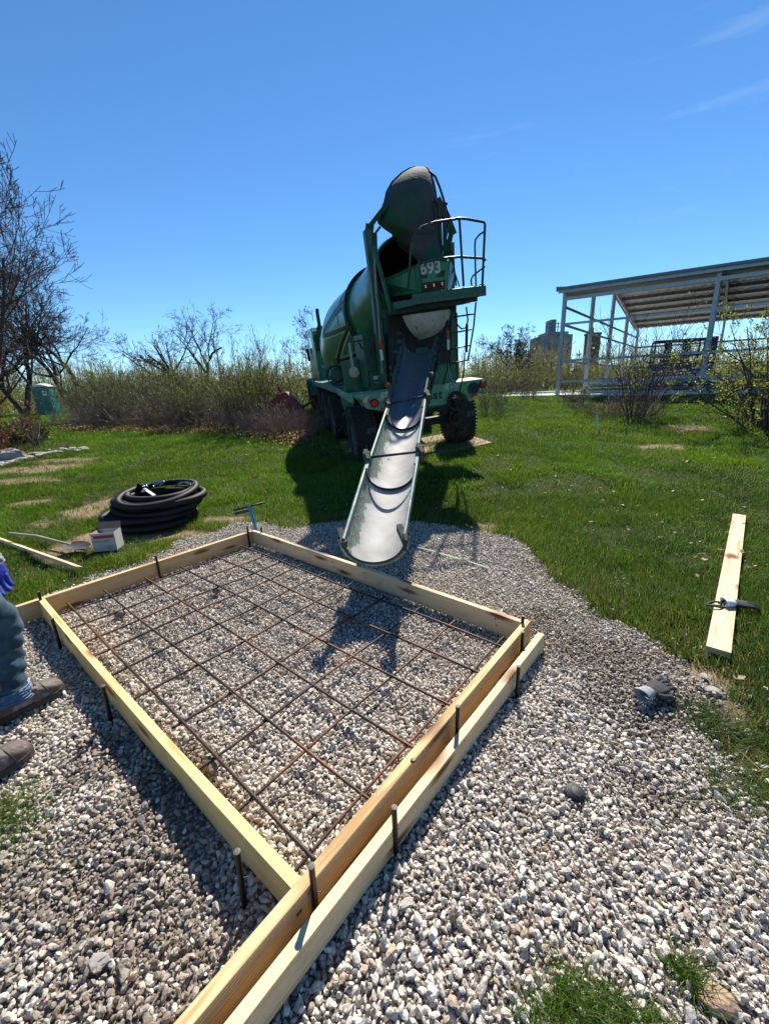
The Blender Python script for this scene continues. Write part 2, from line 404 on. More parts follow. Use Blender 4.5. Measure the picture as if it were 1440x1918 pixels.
tag(go, 'ground of lawn soil and dirt running from the gravel pad out to the horizon', kind='structure')

# ------------------------------------------------------------------ form geometry
ZB = .14
FL = G(72, 1124, ZB)[:2]; FF = G(473, 995, ZB)[:2]; FR_ = G(978, 1167, ZB)[:2]; FN = G(545, 1665, ZB)[:2]
FU = (FN - FL) / np.linalg.norm(FN - FL); FV = np.array([-FU[1], FU[0]])
def UV(u, v, z=0): q = FL + FU * u + FV * v; return np.array([q[0], q[1], z])

# ------------------------------------------------------------------ gravel stones
def ico():
    t = (1 + 5 ** .5) / 2
    v = [(-1, t, 0), (1, t, 0), (-1, -t, 0), (1, -t, 0), (0, -1, t), (0, 1, t), (0, -1, -t), (0, 1, -t), (t, 0, -1), (t, 0, 1), (-t, 0, -1), (-t, 0, 1)]
    f = [(0, 11, 5), (0, 5, 1), (0, 1, 7), (0, 7, 10), (0, 10, 11), (1, 5, 9), (5, 11, 4), (11, 10, 2), (10, 7, 6), (7, 1, 8), (3, 9, 4), (3, 4, 2), (3, 2, 6), (3, 6, 8), (3, 8, 9), (4, 9, 5), (2, 4, 11), (6, 2, 10), (8, 6, 7), (9, 8, 1)]
    v = [np.array(p) / np.linalg.norm(p) for p in v]; return v, f
def subdiv(v, f):
    v = list(v); c = {}; nf = []
    def mid(a, b):
        k = (min(a, b), max(a, b))
        if k not in c: q = v[a] + v[b]; v.append(q / np.linalg.norm(q)); c[k] = len(v) - 1
        return c[k]
    for a, b, d in f:
        x, y, z = mid(a, b), mid(b, d), mid(d, a); nf += [(a, x, z), (b, y, x), (d, z, y), (x, y, z)]
    return v, nf
I0 = ico(); I1 = subdiv(*I0); I2 = subdiv(*I1)
def rock_proto(base, k, rng):
    D = np.array(base[0]); n = rng.normal(size=(k, 3)); n /= np.linalg.norm(n, axis=1, keepdims=True); off = rng.uniform(.62, 1., k)
    dt = D @ n.T; r = np.where(dt > .05, off[None] / np.maximum(dt, .05), 9).min(1); r = np.minimum(r, 1.25)
    return D * r[:, None], np.array(base[1])
def rotmats(q):
    q = q / np.linalg.norm(q, axis=1, keepdims=True); w_, x, y, z = q.T
    return np.stack([np.stack([1 - 2 * (y * y + z * z), 2 * (x * y - z * w_), 2 * (x * z + y * w_)], -1), np.stack([2 * (x * y + z * w_), 1 - 2 * (x * x + z * z), 2 * (y * z - x * w_)], -1), np.stack([2 * (x * z - y * w_), 2 * (y * z + x * w_), 1 - 2 * (x * x + y * y)], -1)], 1)
def make_stones(name, P, size, base, colors, mat, rng, nproto=16, flat=.62, tilt=.35):
    protos = [rock_proto(base, 11, rng) for _ in range(nproto)]
    n = len(P); pid = rng.integers(0, nproto, n)
    sc = size[:, None] * np.stack([rng.uniform(.85, 1.35, n), rng.uniform(.62, .95, n), rng.uniform(.42, .8, n) * flat / .62], -1)
    a = rng.uniform(0, 2 * np.pi, n); q = np.stack([np.cos(a / 2), rng.normal(0, tilt, n), rng.normal(0, tilt, n), np.sin(a / 2)], -1); RM = rotmats(q)
    Vs = []; Fs = []; Cs = []; o = 0
    for k in range(nproto):
        ix = np.where(pid == k)[0]
        if not len(ix): continue
        pv, pf = protos[k]
        vv = np.einsum('nij,nvj->nvi', RM[ix], pv[None] * sc[ix][:, None, :]) + P[ix][:, None, :]
        Vs.append(vv.reshape(-1, 3)); nv = len(pv)
        Fs.append((pf[None] + (o + np.arange(len(ix)) * nv)[:, None, None]).reshape(-1)); Cs.append(np.repeat(colors[ix], nv, 0)); o += nv * len(ix)
    V = np.concatenate(Vs); Fc = np.concatenate(Fs)
    return npmesh(name, V, Fc, np.full(len(Fc) // 3, 3), mat, np.concatenate(Cs))
M_stone = attr_mat('limestone_gravel', .9, .55, 70, spec=.25)
def jgrid(x0, x1, y0, y1, d, rng):
    a, b = np.meshgrid(np.arange(x0, x1, d), np.arange(y0, y1, d)); a = a.ravel(); b = b.ravel()
    return a + rng.uniform(-.5, .5, a.size) * d, b + rng.uniform(-.5, .5, a.size) * d
def in_view(x, y, mar=1.0):
    return (np.abs(x) < (y + .3) * 1.02 + mar) & (y > .1)
DIRT_SHADE = [((-1.05, 1.05), .5), ((-.75, .75), .42), ((1.30, 2.02), .6), ((1.12, 2.25), .3), ((1.2, 1.6), .25), ((1.0, 1.25), .25), ((-1.3, 1.5), .3), ((.95, 2.5), .3), ((-.9, 1.3), .35)]  # damp soil stains, with the shade of pits darkened into the stone colour
def stone_cols(x, y, rng):
    n = len(x); base = np.array([[.65, .595, .515]]) * (1 + rng.normal(0, .12, n))[:, None]
    t = rng.random(n); w_ = (t < .13)[:, None]; base = np.where(w_, np.array([[.44, .35, .26]]) * (1 + rng.normal(0, .15, n))[:, None], base)
    w_ = (t > .93)[:, None]; base = np.where(w_, np.array([[.33, .31, .29]]) * (1 + rng.normal(0, .2, n))[:, None], base)
    w_ = ((t > .90) & (t < .93))[:, None]; base = np.where(w_, np.array([[.70, .67, .62]]), base)
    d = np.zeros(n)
    for (cx, cy), r in DIRT_SHADE: d = np.maximum(d, 1 - np.hypot(x - cx, y - cy) / r)
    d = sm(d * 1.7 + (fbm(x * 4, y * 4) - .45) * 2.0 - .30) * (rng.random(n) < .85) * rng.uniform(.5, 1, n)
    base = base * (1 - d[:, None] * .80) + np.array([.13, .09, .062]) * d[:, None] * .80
    return np.clip(base, .03, .8)
def gravel():
    r = np.random.default_rng(11); out = []
    for (y0, y1, d, base, nm) in ((.1, 2.0, .0168, I1, 0), (2.0, 6.3, .0178, I0, 1)):
        for layer in (0, 1, 2):
            x, y = jgrid(-6, 5, y0, y1, d if layer == 0 else d * 1.55, r)
            k = in_view(x, y) & (r.random(len(x)) < np.clip(gmask(x, y) * 1.0 - dmask(x, y) * .55 + .02, 0, 1)); x = x[k]; y = y[k]
            if layer == 2: x, y = jgrid(-6, 5, y0, y1, d * 1.25, r); k = in_view(x, y) & (r.random(len(x)) < np.clip(gmask(x, y) - dmask(x, y) * .4 + .02, 0, 1)); x = x[k]; y = y[k]
            sz = np.clip(r.lognormal(-4.74, .30, len(x)), .0048, .018) * (1.0 if y0 < 1 else .95) * (.75 if layer == 2 else 1)
            z = ground_z(x, y) + sz * .25 + (.012 if layer == 1 else (-.006 if layer == 2 else 0)) + r.uniform(0, .006, len(x))
            out.append((x, y, z, sz, base))
        if nm == 0:
            x, y = jgrid(-3, 3, .1, 2.4, .0115, r); k = in_view(x, y, .3) & (r.random(len(x)) < gmask(x, y) * .8); x = x[k]; y = y[k]; sz = r.uniform(.0028, .0052, len(x))
            out.append((x, y, ground_z(x, y) + .002, sz, I0))
        # stray stones in the grass edge
        x = r.uniform(-6, 5, 9000 if nm == 0 else 3000); y = r.uniform(y0, y1, len(x)); pd = polydist(x, y, GPa)
        k = in_view(x, y) & (pd < .02) & (r.random(len(x)) < np.exp(pd * 5) * .55); x = x[k]; y = y[k]; sz = r.uniform(.009, .018, len(x))
        out.append((x, y, ground_z(x, y) + sz * .3, sz, base))
    for tag_, b in (('near', I1), ('far', I0)):
        g_ = [o for o in out if o[4] is b]
        yield [np.concatenate([o[i] for o in g_]) for i in range(4)], b
_parts = list(gravel())
_r = np.random.default_rng(5)
_objs = []
for (x, y, z, sz), b in _parts:
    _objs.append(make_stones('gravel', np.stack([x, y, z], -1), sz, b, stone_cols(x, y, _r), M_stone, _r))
# the gravel is one thing: join the two meshes
def join(objs, name):
    Vs, Fs, Cs, o = [], [], [], 0
    for ob in objs:
        me = ob.data; v = np.empty(len(me.vertices) * 3, np.float32); me.vertices.foreach_get('co', v); f = np.empty(len(me.loops), np.int32); me.loops.foreach_get('vertex_index', f)
        c = np.empty(len(me.vertices) * 4, np.float32); me.color_attributes['Col'].data.foreach_get('color', c)
        Vs.append(v.reshape(-1, 3)); Fs.append(f + o); Cs.append(c.reshape(-1, 4)); o += len(v) // 3; mt = me.materials[0]
        bpy.data.objects.remove(ob); bpy.data.meshes.remove(me)
    Fc = np.concatenate(Fs); return npmesh(name, np.concatenate(Vs), Fc, np.full(len(Fc) // 3, 3), mt, np.concatenate(Cs))
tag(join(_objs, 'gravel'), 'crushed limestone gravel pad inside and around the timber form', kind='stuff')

# ------------------------------------------------------------------ grass
M_grass = attr_mat('grass_blade', .55, 0, transl=.38, spec=.3)
def blades(x, y, h, wd, cols, rng, lean=.5, field=.5, zoff=0.):
    n = len(x); z = ground_z(x, y) - .004 + zoff
    fa_ = fbm(x * .9 + 50, y * .9 + 50) * 4 * np.pi; a = np.where(rng.random(n) < field, fa_ + rng.normal(0, .5, n), rng.uniform(0, 2 * np.pi, n))
    ln = np.abs(rng.normal(lean, .28, n)); b = rng.uniform(0, np.pi, n)
    wx, wy = np.cos(b) * wd / 2, np.sin(b) * wd / 2; dx, dy = np.cos(a) * ln * h, np.sin(a) * ln * h
    hz = h / np.sqrt(1 + ln ** 2 * .8)
    p = np.empty((n, 5, 3))
    p[:, 0] = np.stack([x - wx, y - wy, z], -1); p[:, 1] = np.stack([x + wx, y + wy, z], -1)
    p[:, 2] = np.stack([x + wx * .8 + dx * .35, y + wy * .8 + dy * .35, z + hz * .62], -1); p[:, 3] = np.stack([x - wx * .8 + dx * .35, y - wy * .8 + dy * .35, z + hz * .62], -1)
    p[:, 4] = np.stack([x + dx, y + dy, z + hz], -1)
    base = (np.arange(n) * 5)[:, None]
    f = np.concatenate([base + np.array([[0, 1, 2, 3]]), base + np.array([[3, 2, 4]])], 1).reshape(-1)
    return p.reshape(-1, 3), f, np.tile([4, 3], n), np.repeat(cols, 5, 0)
EXCL = [(gw(1382, 971), gw(1342, 1230), .07), (gw(0, 1015), gw(146, 1066), .03), (gw(0, 1150), gw(470, 1020), .04), (gw(172, 1034), gw(222, 1034), .09)]
def grass():
    r = np.random.default_rng(21); Vs, Fs, Ns, Cs, o = [], [], [], [], 0
    def put(t):
        nonlocal o
        Vs.append(t[0]); Fs.append(t[1] + o); Ns.append(t[2]); Cs.append(t[3]); o += len(t[0])
    def gcol(x, y, n, dead):
        c = np.array([.078, .155, .012]) * (1 + r.normal(0, .22, n))[:, None]; c[:, 0] *= 1 + r.normal(.0, .13, n)
        lf = fbm(x * .8 + 20, y * .8 + 2); c *= (.62 + .8 * lf)[:, None]
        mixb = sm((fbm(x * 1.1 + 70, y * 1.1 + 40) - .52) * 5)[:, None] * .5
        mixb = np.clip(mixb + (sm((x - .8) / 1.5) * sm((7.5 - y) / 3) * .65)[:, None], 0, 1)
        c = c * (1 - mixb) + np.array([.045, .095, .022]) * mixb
        dd = r.random(n) < dead; c[dd] = np.array([.19, .17, .085]) * (1 + r.normal(0, .25, dd.sum()))[:, None]
        return np.clip(c, .005, .7)
    for (y0, y1, dens, hm, wd, xw) in ((.8, 3.2, 9500, .085, .0042, 5), (3.2, 5.5, 6500, .085, .005, 8), (5.5, 9, 3600, .085, .0075, 11), (9, 14, 1500, .09, .011, 17), (14, 22, 520, .11, .018, 25), (22, 40, 110, .14, .035, 42)):
        N_ = int(dens * (y1 - y0) * 2 * xw); x = r.uniform(-xw, xw, N_); y = r.uniform(y0, y1, N_)
        k = np.abs(x) < (y + .3) * 1.0 + .9; x = x[k]; y = y[k]
        k = (polydist(x, y, GPa) < .14) if y0 < 6.4 else np.ones(len(x), bool)
        x = x[k]; y = y[k]
        g_ = gmask(x, y); d_ = dmask(x, y); cl = fbm(x * 2.6, y * 2.6)
        exc = np.zeros(len(x), bool)
        for (ax_, ay_), (bx_, by_), hw_ in EXCL:
            dx_, dy_ = bx_ - ax_, by_ - ay_; L_ = math.hypot(dx_, dy_); t_ = ((x - ax_) * dx_ + (y - ay_) * dy_) / L_; s_ = np.abs(-(x - ax_) * dy_ + (y - ay_) * dx_) / L_; exc |= (t_ > -.03) & (t_ < L_ + .03) & (s_ < hw_)
        keep = (~exc) & (r.random(len(x)) < (1 - g_) ** 1.5 * (1 - d_ * .93) * (.35 + 1.1 * sm((cl - .3) * 3))); x = x[keep]; y = y[keep]; g_ = g_[keep]; d_ = d_[keep]; cl = cl[keep]
        n = len(x); h = hm * r.uniform(.45, 1.15, n) * (.55 + 1.0 * cl) * (1 - d_ * .4)
        lush = sm((fbm(x * .55 + 11, y * .55 + 90) - .4) * 4)
        edge = np.exp(np.minimum(polydist(x, y, GPa), 0) * 2.2) if y0 < 9 else 0
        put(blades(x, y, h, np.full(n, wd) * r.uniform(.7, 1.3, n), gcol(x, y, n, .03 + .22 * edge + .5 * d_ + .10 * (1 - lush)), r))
    # straw and dead thatch lying flat on bare patches and along the gravel's edge
    N_ = 90000; x = r.uniform(-9, 9, N_); y = r.uniform(.6, 12, N_); d_ = dmask(x, y); pdx = polydist(x, y, GPa)
    k = in_view(x, y, .6) & (r.random(N_) < np.maximum(d_ * .8 * (gmask(x, y) < .5), np.exp(-np.abs(pdx + .1) * 6) * .35)); x = x[k]; y = y[k]; n = len(x)
    c = np.array([.42, .33, .20]) * (1 + r.normal(0, .25, n))[:, None]
    put(blades(x, y, r.uniform(.03, .09, n), np.full(n, .0035), np.clip(c, .05, .8), r, lean=2.6, field=0, zoff=.006))
    # tufts growing through the gravel
    tufts = [(1080, 1905, .055, 900, .075), (1020, 1915, .04, 400, .07), (1150, 1910, .06, 500, .075), (1275, 1815, .03, 180, .075), (1310, 1850, .03, 160, .07), (1220, 1912, .04, 200, .06), (1330, 1345, .12, 700, .09), 
             (12, 1560, .12, 420, .07), (5, 1530, .08, 400, .08), (20, 1500, .10, 250, .06), (5, 1320, .12, 900, .07), (70, 1600, .12, 60, .05), (130, 1620, .06, 30, .05), (900, 1630, .02, 14, .05), (1310, 1500, .05, 60, .05), (1370, 1470, .12, 500, .08), (1060, 1850, .03, 60, .09),
              (1060, 1150, .2, 300, .07), (990, 1060, .2, 200, .05), (420, 1010, .3, 250, .07), (1440, 1600, .1, 100, .06)]
    for a, b, rr, cnt, hh in tufts:
        q = PT(a, min(b, 1910)); x = r.normal(q[0], rr * .6, cnt); y = r.normal(q[1], rr * .6, cnt); y = np.maximum(y, .35)
        put(blades(x, y, r.uniform(.4, 1.2, cnt) * hh, np.full(cnt, .0030), gcol(x, y, cnt, .15) * .8, r, lean=.9, field=.3))
    # seeding wild tufts between lawn and thicket
    return npmesh('grass', np.concatenate(Vs), np.concatenate(Fs), np.concatenate(Ns), M_grass, np.concatenate(Cs))
tag(grass(), 'thick uneven green lawn grass with dead straw around the gravel pad', 'grass', kind='stuff')

# ------------------------------------------------------------------ form boards
def board(name, p, q, w, h, z0, mat, label, group, tilt=0., cat='form board', bow=0., seg=14):
    """timber standing on edge (or flat) with local X along its length; p,q are the centre line ends"""
    p = np.array(p[:2]); q = np.array(q[:2]); d = q - p; l = np.linalg.norm(d); ang = math.atan2(d[1], d[0])
    mb = MB(); rng = random.Random(hash(label) % 1000)
    rows = []
    ch = .0018
    prof = [(-w / 2, ch), (-w / 2, h - ch), (-w / 2 + ch, h), (w / 2 - ch, h), (w / 2, h - ch), (w / 2, ch), (w / 2 - ch, 0), (-w / 2 + ch, 0)]
    o = 0; V = []; Fs = []
    for i in range(seg + 1):
        t = i / seg; by = bow * 4 * t * (1 - t)
        for a, b in prof: V.append((-l / 2 + l * t, a + by, b))
    n = len(prof)
    for i in range(seg):
        for j in range(n): Fs.append((i * n + j, i * n + (j + 1) % n, (i + 1) * n + (j + 1) % n, (i + 1) * n + j))
    Fs.append(tuple(range(n))[::-1]); Fs.append(tuple(seg * n + j for j in range(n)))
    mb.add(V, [f[::-1] for f in Fs]); ob = mb.build(name, mat)
    ob.location = ((p[0] + q[0]) / 2, (p[1] + q[1]) / 2, z0); ob.rotation_euler = (tilt, 0, ang)
    tag(ob, label, cat, group); return ob
M_w1 = wood_mat('pine_front', (.66, .48, .25), (.50, .33, .15), 0.)
M_w2 = wood_mat('pine_back', (.62, .44, .22), (.46, .29, .13), 3.7)
M_w3 = wood_mat('pine_yellow', (.70, .54, .24), (.58, .41, .17), 7.1)
M_w4 = wood_mat('pine_pale', (.68, .53, .33), (.56, .41, .23), 12.4)
TH = .038
GB = 'timber boards of the slab form'
# left board: outer top edge FL->FN
def P2(u, v): q = UV(u, v); return (q[0], q[1])
_Lc0 = P2(0.0, TH / 2); _Lc1 = P2(2.975, TH / 2)
board('form_board', _Lc0, _Lc1, TH, ZB, 0, M_w3, 'yellow pine board along the left side of the form, beside the worker', GB, bow=-.012)
q0 = G(-150, 1196, ZB)[:2]
dirLF = (FF - FL) / np.linalg.norm(FF - FL)
nLF = np.array([-dirLF[1], dirLF[0]])
p_a = FL - dirLF * .62 + nLF * .02; p_b = FF + nLF * .02
board('form_board', p_a, p_b + dirLF * .0, TH, ZB, 0, M_w2, 'back left pine board of the form, running out behind the worker', GB)
dFR = (FR_ - FF) / np.linalg.norm(FR_ - FF); nFR = np.array([-dFR[1], dFR[0]])
board('form_board', FF + nFR * .02 + dFR * -.02, FR_ + nFR * .02 - dFR * .002, TH, ZB, 0, M_w4, 'pine board at the back right of the form, under the end of the chute', GB, bow=.006)
ra = G(985, 1165, ZB)[:2]; rb = G(343, 1918, ZB)[:2]; dRB = (rb - ra) / np.linalg.norm(rb - ra)
ra2 = ra - dRB * .03; rb2 = rb + dRB * 1.0
board('form_board', ra2, rb2, TH, ZB, 0, M_w1, 'long inner pine board on the near right side, with one dark knot', GB)
sa = G(1013, 1186, .11)[:2]; sb = G(437, 1918, .11)[:2]; dS = (sb - sa) / np.linalg.norm(sb - sa)
board('form_board', sa, sb + dS * 1.0, TH, .11, 0, M_w4, 'loose outer board standing parallel outside the near right side of the form', GB)
# dark knot stub on the long board
kb = G(774, 1425, ZB)
mb = MB(); mb.lathe([(0, .009), (.004, .012), (.008, .008), (.009, 0)], (kb[0], kb[1], ZB - .001), (0, 0, 1), 10)
# butt marks: small pencil marks and knots handled in the wood material
kn = mb.build('knot', pm('knot_dark', (.10, .04, .015), rough=.5)); 
_lb = [o for o in COL.objects if o.name.startswith('form_board') and 'one dark knot' in o.get('label', '')][0]
bpy.context.view_layer.update(); kn.parent = _lb; kn.matrix_parent_inverse = _lb.matrix_world.inverted()
def on_board(lab, parts):
    b_ = [o for o in COL.objects if o.name.startswith('form_board') and lab in o.get('label', '')][0]
    bpy.context.view_layer.update(); inv = b_.matrix_world.inverted()
    for nm, mbx, mt in parts:
        k_ = mbx.build(nm, mt); k_.parent = b_; k_.matrix_parent_inverse = inv
M_nail = pm('rusty_nail_head', (.05, .03, .02), rough=.7); pts_ = []
for t_ in (.31, .42, .55, .70, .94):
    for k_, zz_ in enumerate((.105, .062)):
        p_ = FF + (FR_ - FF) * (t_ + .004 * k_); m_ = MB(); m_.lathe([(0, .0052), (.0018, .0048), (.0022, 0)], (p_[0] + nFR[0] * .0005, p_[1] + nFR[1] * .0005, zz_), (-nFR[0], -nFR[1], 0), 8); pts_.append(('nail_head', m_, M_nail))
on_board('back right of the form', pts_); pts_ = []
_i = np.array((-dRB[1], dRB[0])); _i = _i if _i[0] > 0 else -_i
for px_, py_ in ((548, 1700), (552, 1692), (905, 1290)):
    p_ = G(px_, py_, .09); m_ = MB(); c_ = ra2 + dRB * ((p_[:2] - ra2) @ dRB) + _i * (TH / 2 + .0004); m_.lathe([(0, .005), (.0018, .0045), (.0022, 0)], (c_[0], c_[1], .085), (_i[0], _i[1], 0), 8); pts_.append(('nail_head', m_, M_nail))
on_board('one dark knot', pts_)
# grade stamp on outer board
M_ink = pm('faded_ink', (.10, .07, .05), rough=.9)

# ------------------------------------------------------------------ stakes
M_steel = pm('stake_steel', (.035, .033, .033), (.018, .016, .016), rough=.38, metal=.85, scale=30, bump=.2, c3=(.10, .05, .03), t3=.66, s3=9)
M_shiny = pm('mushroomed_steel', (.16, .155, .15), (.09, .085, .08), rough=.7, metal=.7, scale=60)
def stake(px, py, htop, label, r=.0095, lean=(0, 0)):
    q = G(px, py, htop); root = empty('form_stake', (q[0], q[1], 0), label, 'stake', 'steel stakes holding the form boards')
    mb = MB(); mb.tube([(lean[0] * -1, lean[1] * -1, -.05), (0, 0, htop - .004)], r, 12); mb.build('shaft', M_steel, root, smooth='auto')
    m2 = MB(); m2.lathe([(-.006, r * .9), (-.004, r * 1.16), (-.001, r * 1.12), (0, r * .55), (0, 0)], (0, 0, htop), (0, 0, 1), 12); m2.build('head', M_shiny, root)
    m3 = MB(); a = math.radians(40); m3.tube([(-.02, 0, htop * .5), (.02, .004, htop * .5 + .002)], .0015, 5); m3.build('nail', M_shiny, root)
    return root
stake(444, 1594, .235, 'black steel stake at the near end of the left board', lean=(.012, -.01))
stake(193, 1284, .215, 'black steel stake halfway along the left board, right of the boots', .010, lean=(.015, -.01))
stake(98, 1158, .20, 'black steel stake near the far end of the left board')
stake(72, 1108, .21, 'stake behind the corner where the left board meets the back left board')
stake(292, 1040, .21, 'stake behind the middle of the back left board')
stake(463, 985, .22, 'left stake of the pair at the far corner, beside the blue handle')
stake(489, 987, .20, 'right stake of the pair at the far corner, beside the blue handle')
stake(979, 1153, .19, 'short stake behind the right corner of the form')
stake(979, 1183, .185, 'stake between the two right boards nearest the right corner')
stake(857, 1322, .225, 'stake between the two right boards, halfway along')
stake(583, 1621, .235, 'stake between the two right boards closest to the camera', lean=(.004, -.008))
stake(971, 1247, .175, 'stake outside the outer board near its far end')
stake(738, 1511, .21, 'stake outside the outer board, nearest the camera')

# ------------------------------------------------------------------ rebar mat
def rebar_mat():
    mt, n, b = nodes('rusty_rebar'); N = n.nodes.new; K = n.links.new
    tcn = N('ShaderNodeTexCoord'); nz = N('ShaderNodeTexNoise'); nz.inputs['Scale'].default_value = 2.3; nz.inputs['Detail'].default_value = 8; K(tcn.outputs['Object'], nz.inputs[0])
    cr = N('ShaderNodeValToRGB'); e = cr.color_ramp.elements; e[0].position = .42; e[0].color = (.022, .018, .016, 1); e[1].position = .74; e[1].color = (.20, .07, .025, 1)
    e2 = cr.color_ramp.elements.new(.5); e2.color = (.048, .026, .018, 1); K(nz.outputs[0], cr.inputs[0]); K(cr.outputs[0], b.inputs['Base Color'])
    b.inputs['Roughness'].default_value = .6; b.inputs['Metallic'].default_value = .35
    return mt
M_rebar = rebar_mat()
def rebar_geo(mb, p, q, r=.0074, wob=.004, rng=random):
    p = Vector(p); q = Vector(q); l = (q - p).length; n = max(4, int(l / .012)); pts = []; rs = []
    for i in range(n + 1):
        t = i / n; pts.append(p.lerp(q, t) + Vector((0, 0, -.006 * math.sin(t * math.pi * 3 + p.x * 5)))); rs.append(r * (1.14 if i % 2 else .93))
    mb.tube(pts, rs, 6)
rm = empty('rebar_mat', tuple(UV(1.5, .9)), 'rusty tied rebar grid lying over the gravel inside the form', 'rebar grid')
ro = np.array(rm.location)
vs_ = [(.15, .13), (.40, .40), (.71, .69), (1.01, 1.0), (1.33, 1.30), (1.63, 1.60)]
for v0, v1 in vs_:
    mb = MB(); rebar_geo(mb, UV(.06, v0, .066) - ro, UV(2.925, v1, .062) - ro); mb.build('lengthwise_bar', M_rebar, rm, smooth=True)
for u_ in (.19, .48, .745, .97, 1.27, 1.59, 1.95, 2.26, 2.55, 2.885):
    mb = MB(); rebar_geo(mb, UV(u_ + .01, .045 if u_ != 1.95 else .09, .053) - ro, UV(u_ - .02, 1.70, .053) - ro, .0068); mb.build('cross_bar', M_rebar, rm, smooth=True)
for v0, v1 in vs_:
    for u_ in (.19, .745, 1.27, 1.95, 2.55, 2.885):
        v_ = v0 + (v1 - v0) * u_ / 2.9; c = UV(u_, v_, .060) - ro
        mb = MB(); mb.tube([c + np.array((.011 * math.cos(a), .011 * math.sin(a), .012 * math.sin(2 * a))) for a in np.linspace(0, 2 * math.pi, 9)], .0011, 4)
        mb.tube([c + np.array((.008, .008, 0)), c + np.array((.022, .012, .012))], .0012, 4); mb.build('tie_wire', M_steel, rm)
# rebar chairs: small dark stones under the grid
M_rock = pm('support_stone', (.20, .16, .13), (.12, .10, .09), rough=.9, scale=14, bump=.6, bscale=40)
def rock(name, p, size, mat, label, cat, group=None, seed=0, sub=I2, k=12, sq=(1, .8, .6)):
    r = np.random.default_rng(seed); pv, pf = rock_proto(sub, k, r); pv = pv * np.array(sq) * size; pv = pv + r.normal(0, size * .012, pv.shape)
    mb = MB(); mb.add([tuple(v) for v in pv], [tuple(f) for f in pf]); o = mb.build(name, mat); o.location = p; o.rotation_euler = (0, 0, seed * 1.3); return tag(o, label, cat, group)
for i, (a, b, s_, lb) in enumerate([(225, 1150, .04, 'dark stone propping up the rebar near the left board, far end'), (405, 1106, .035, 'dark stone propping up the rebar below the back corner'), (397, 1432, .042, 'grey stone under the rebar beside the left board'), (650, 1157, .038, 'brown stone under the rebar in the shade of the chute'), (560, 1330, .03, 'small stone under the rebar in the middle of the grid')][:4]):
    q = G(a, b, .03); rock('support_stone', (q[0], q[1], .025), s_, M_rock, lb, 'stone', 'stones propping up the rebar grid', 31 + i)

# ------------------------------------------------------------------ concrete mixer truck (built in its own frame: x right, y forward, z up)
M_green = pm('truck_green_paint', (.012, .23, .095), (.007, .14, .06), rough=.42, scale=5, bump=.05, bscale=12, c3=(.10, .11, .09), t3=.56, s3=6, coat=.1)
M_dgreen = pm('dark_green_paint', (.008, .115, .058), (.005, .07, .038), rough=.5, scale=6, c3=(.085, .085, .072), t3=.56, s3=7)
M_mint = pm('dusty_mint_paint', (.13, .34, .19), (.07, .23, .12), rough=.6, scale=9, c3=(.45, .46, .42), t3=.56, s3=7)
M_drum = pm('drum_paint', (.016, .20, .080), (.010, .14, .058), rough=.33, scale=2.5, c3=(.055, .12, .085), t3=.60, s3=2, coat=.3)
M_stripeD = pm('stripe_black', (.010, .014, .012), rough=.45)
M_stripeL = pm('stripe_pale_green', (.30, .50, .24), rough=.45)
M_hood = pm('cement_caked_steel', (.065, .063, .056), (.034, .036, .032), rough=.85, scale=5, bump=.25, bscale=22, c3=(.008, .07, .033), t3=.53, s3=1.7)
M_black = pm('black_rubber', (.014, .014, .015), (.008, .008, .009), rough=.6, scale=20)
M_tyre = pm('tyre_rubber', (.022, .021, .020), (.012, .012, .012), rough=.85, scale=14, bump=.4, c3=(.11, .10, .085), t3=.60, s3=6)
M_rim = pm('dirty_rim', (.12, .12, .11), (.05, .05, .05), rough=.7, scale=9)
M_cem = pm('pale_cement_crust', (.50, .45, .36), (.33, .30, .25), rough=.9, scale=7, bump=.5, bscale=16, c3=(.10, .09, .08), t3=.64, s3=9)
M_frame = pm('chassis_black', (.02, .021, .021), (.012, .012, .012), rough=.7, scale=9, c3=(.08, .075, .065), t3=.6)
M_rail = pm('rail_paint', (.012, .06, .038), (.01, .03, .024), rough=.5, scale=25, c3=(.12, .115, .10), t3=.6, s3=18)
M_pgrey = pm('pale_grey_paint', (.30, .30, .27), (.24, .24, .22), rough=.6, scale=12)
M_white = pm('white_paint', (.72, .72, .70), (.62, .62, .60), rough=.5)
M_red = pm('red_reflector', (.55, .015, .012), (.42, .01, .01), rough=.25, spec=.7)
M_orange = pm('amber_lens', (.65, .12, .02), (.45, .06, .01), rough=.25, spec=.7)
def emis(name, c, e):
    mt, n, b = nodes(name); b.inputs['Base Color'].default_value = (*c, 1); b.inputs['Emission Color'].default_value = (*c, 1); b.inputs['Emission Strength'].default_value = e; b.inputs['Roughness'].default_value = .3; return mt
M_lamp = emis('lit_amber_lamp', (1., .16, .04), .45)

truck = empty('mixer_truck', (0, 0, 0), 'green rear-discharge concrete mixer truck with its chute swung out over the form', 'concrete truck')
mm = Matrix.Identity(4)
for i in range(3):
    for j in range(3): mm[i][j] = TB[i][j]
    mm[i][3] = TO[i]
truck.matrix_world = mm

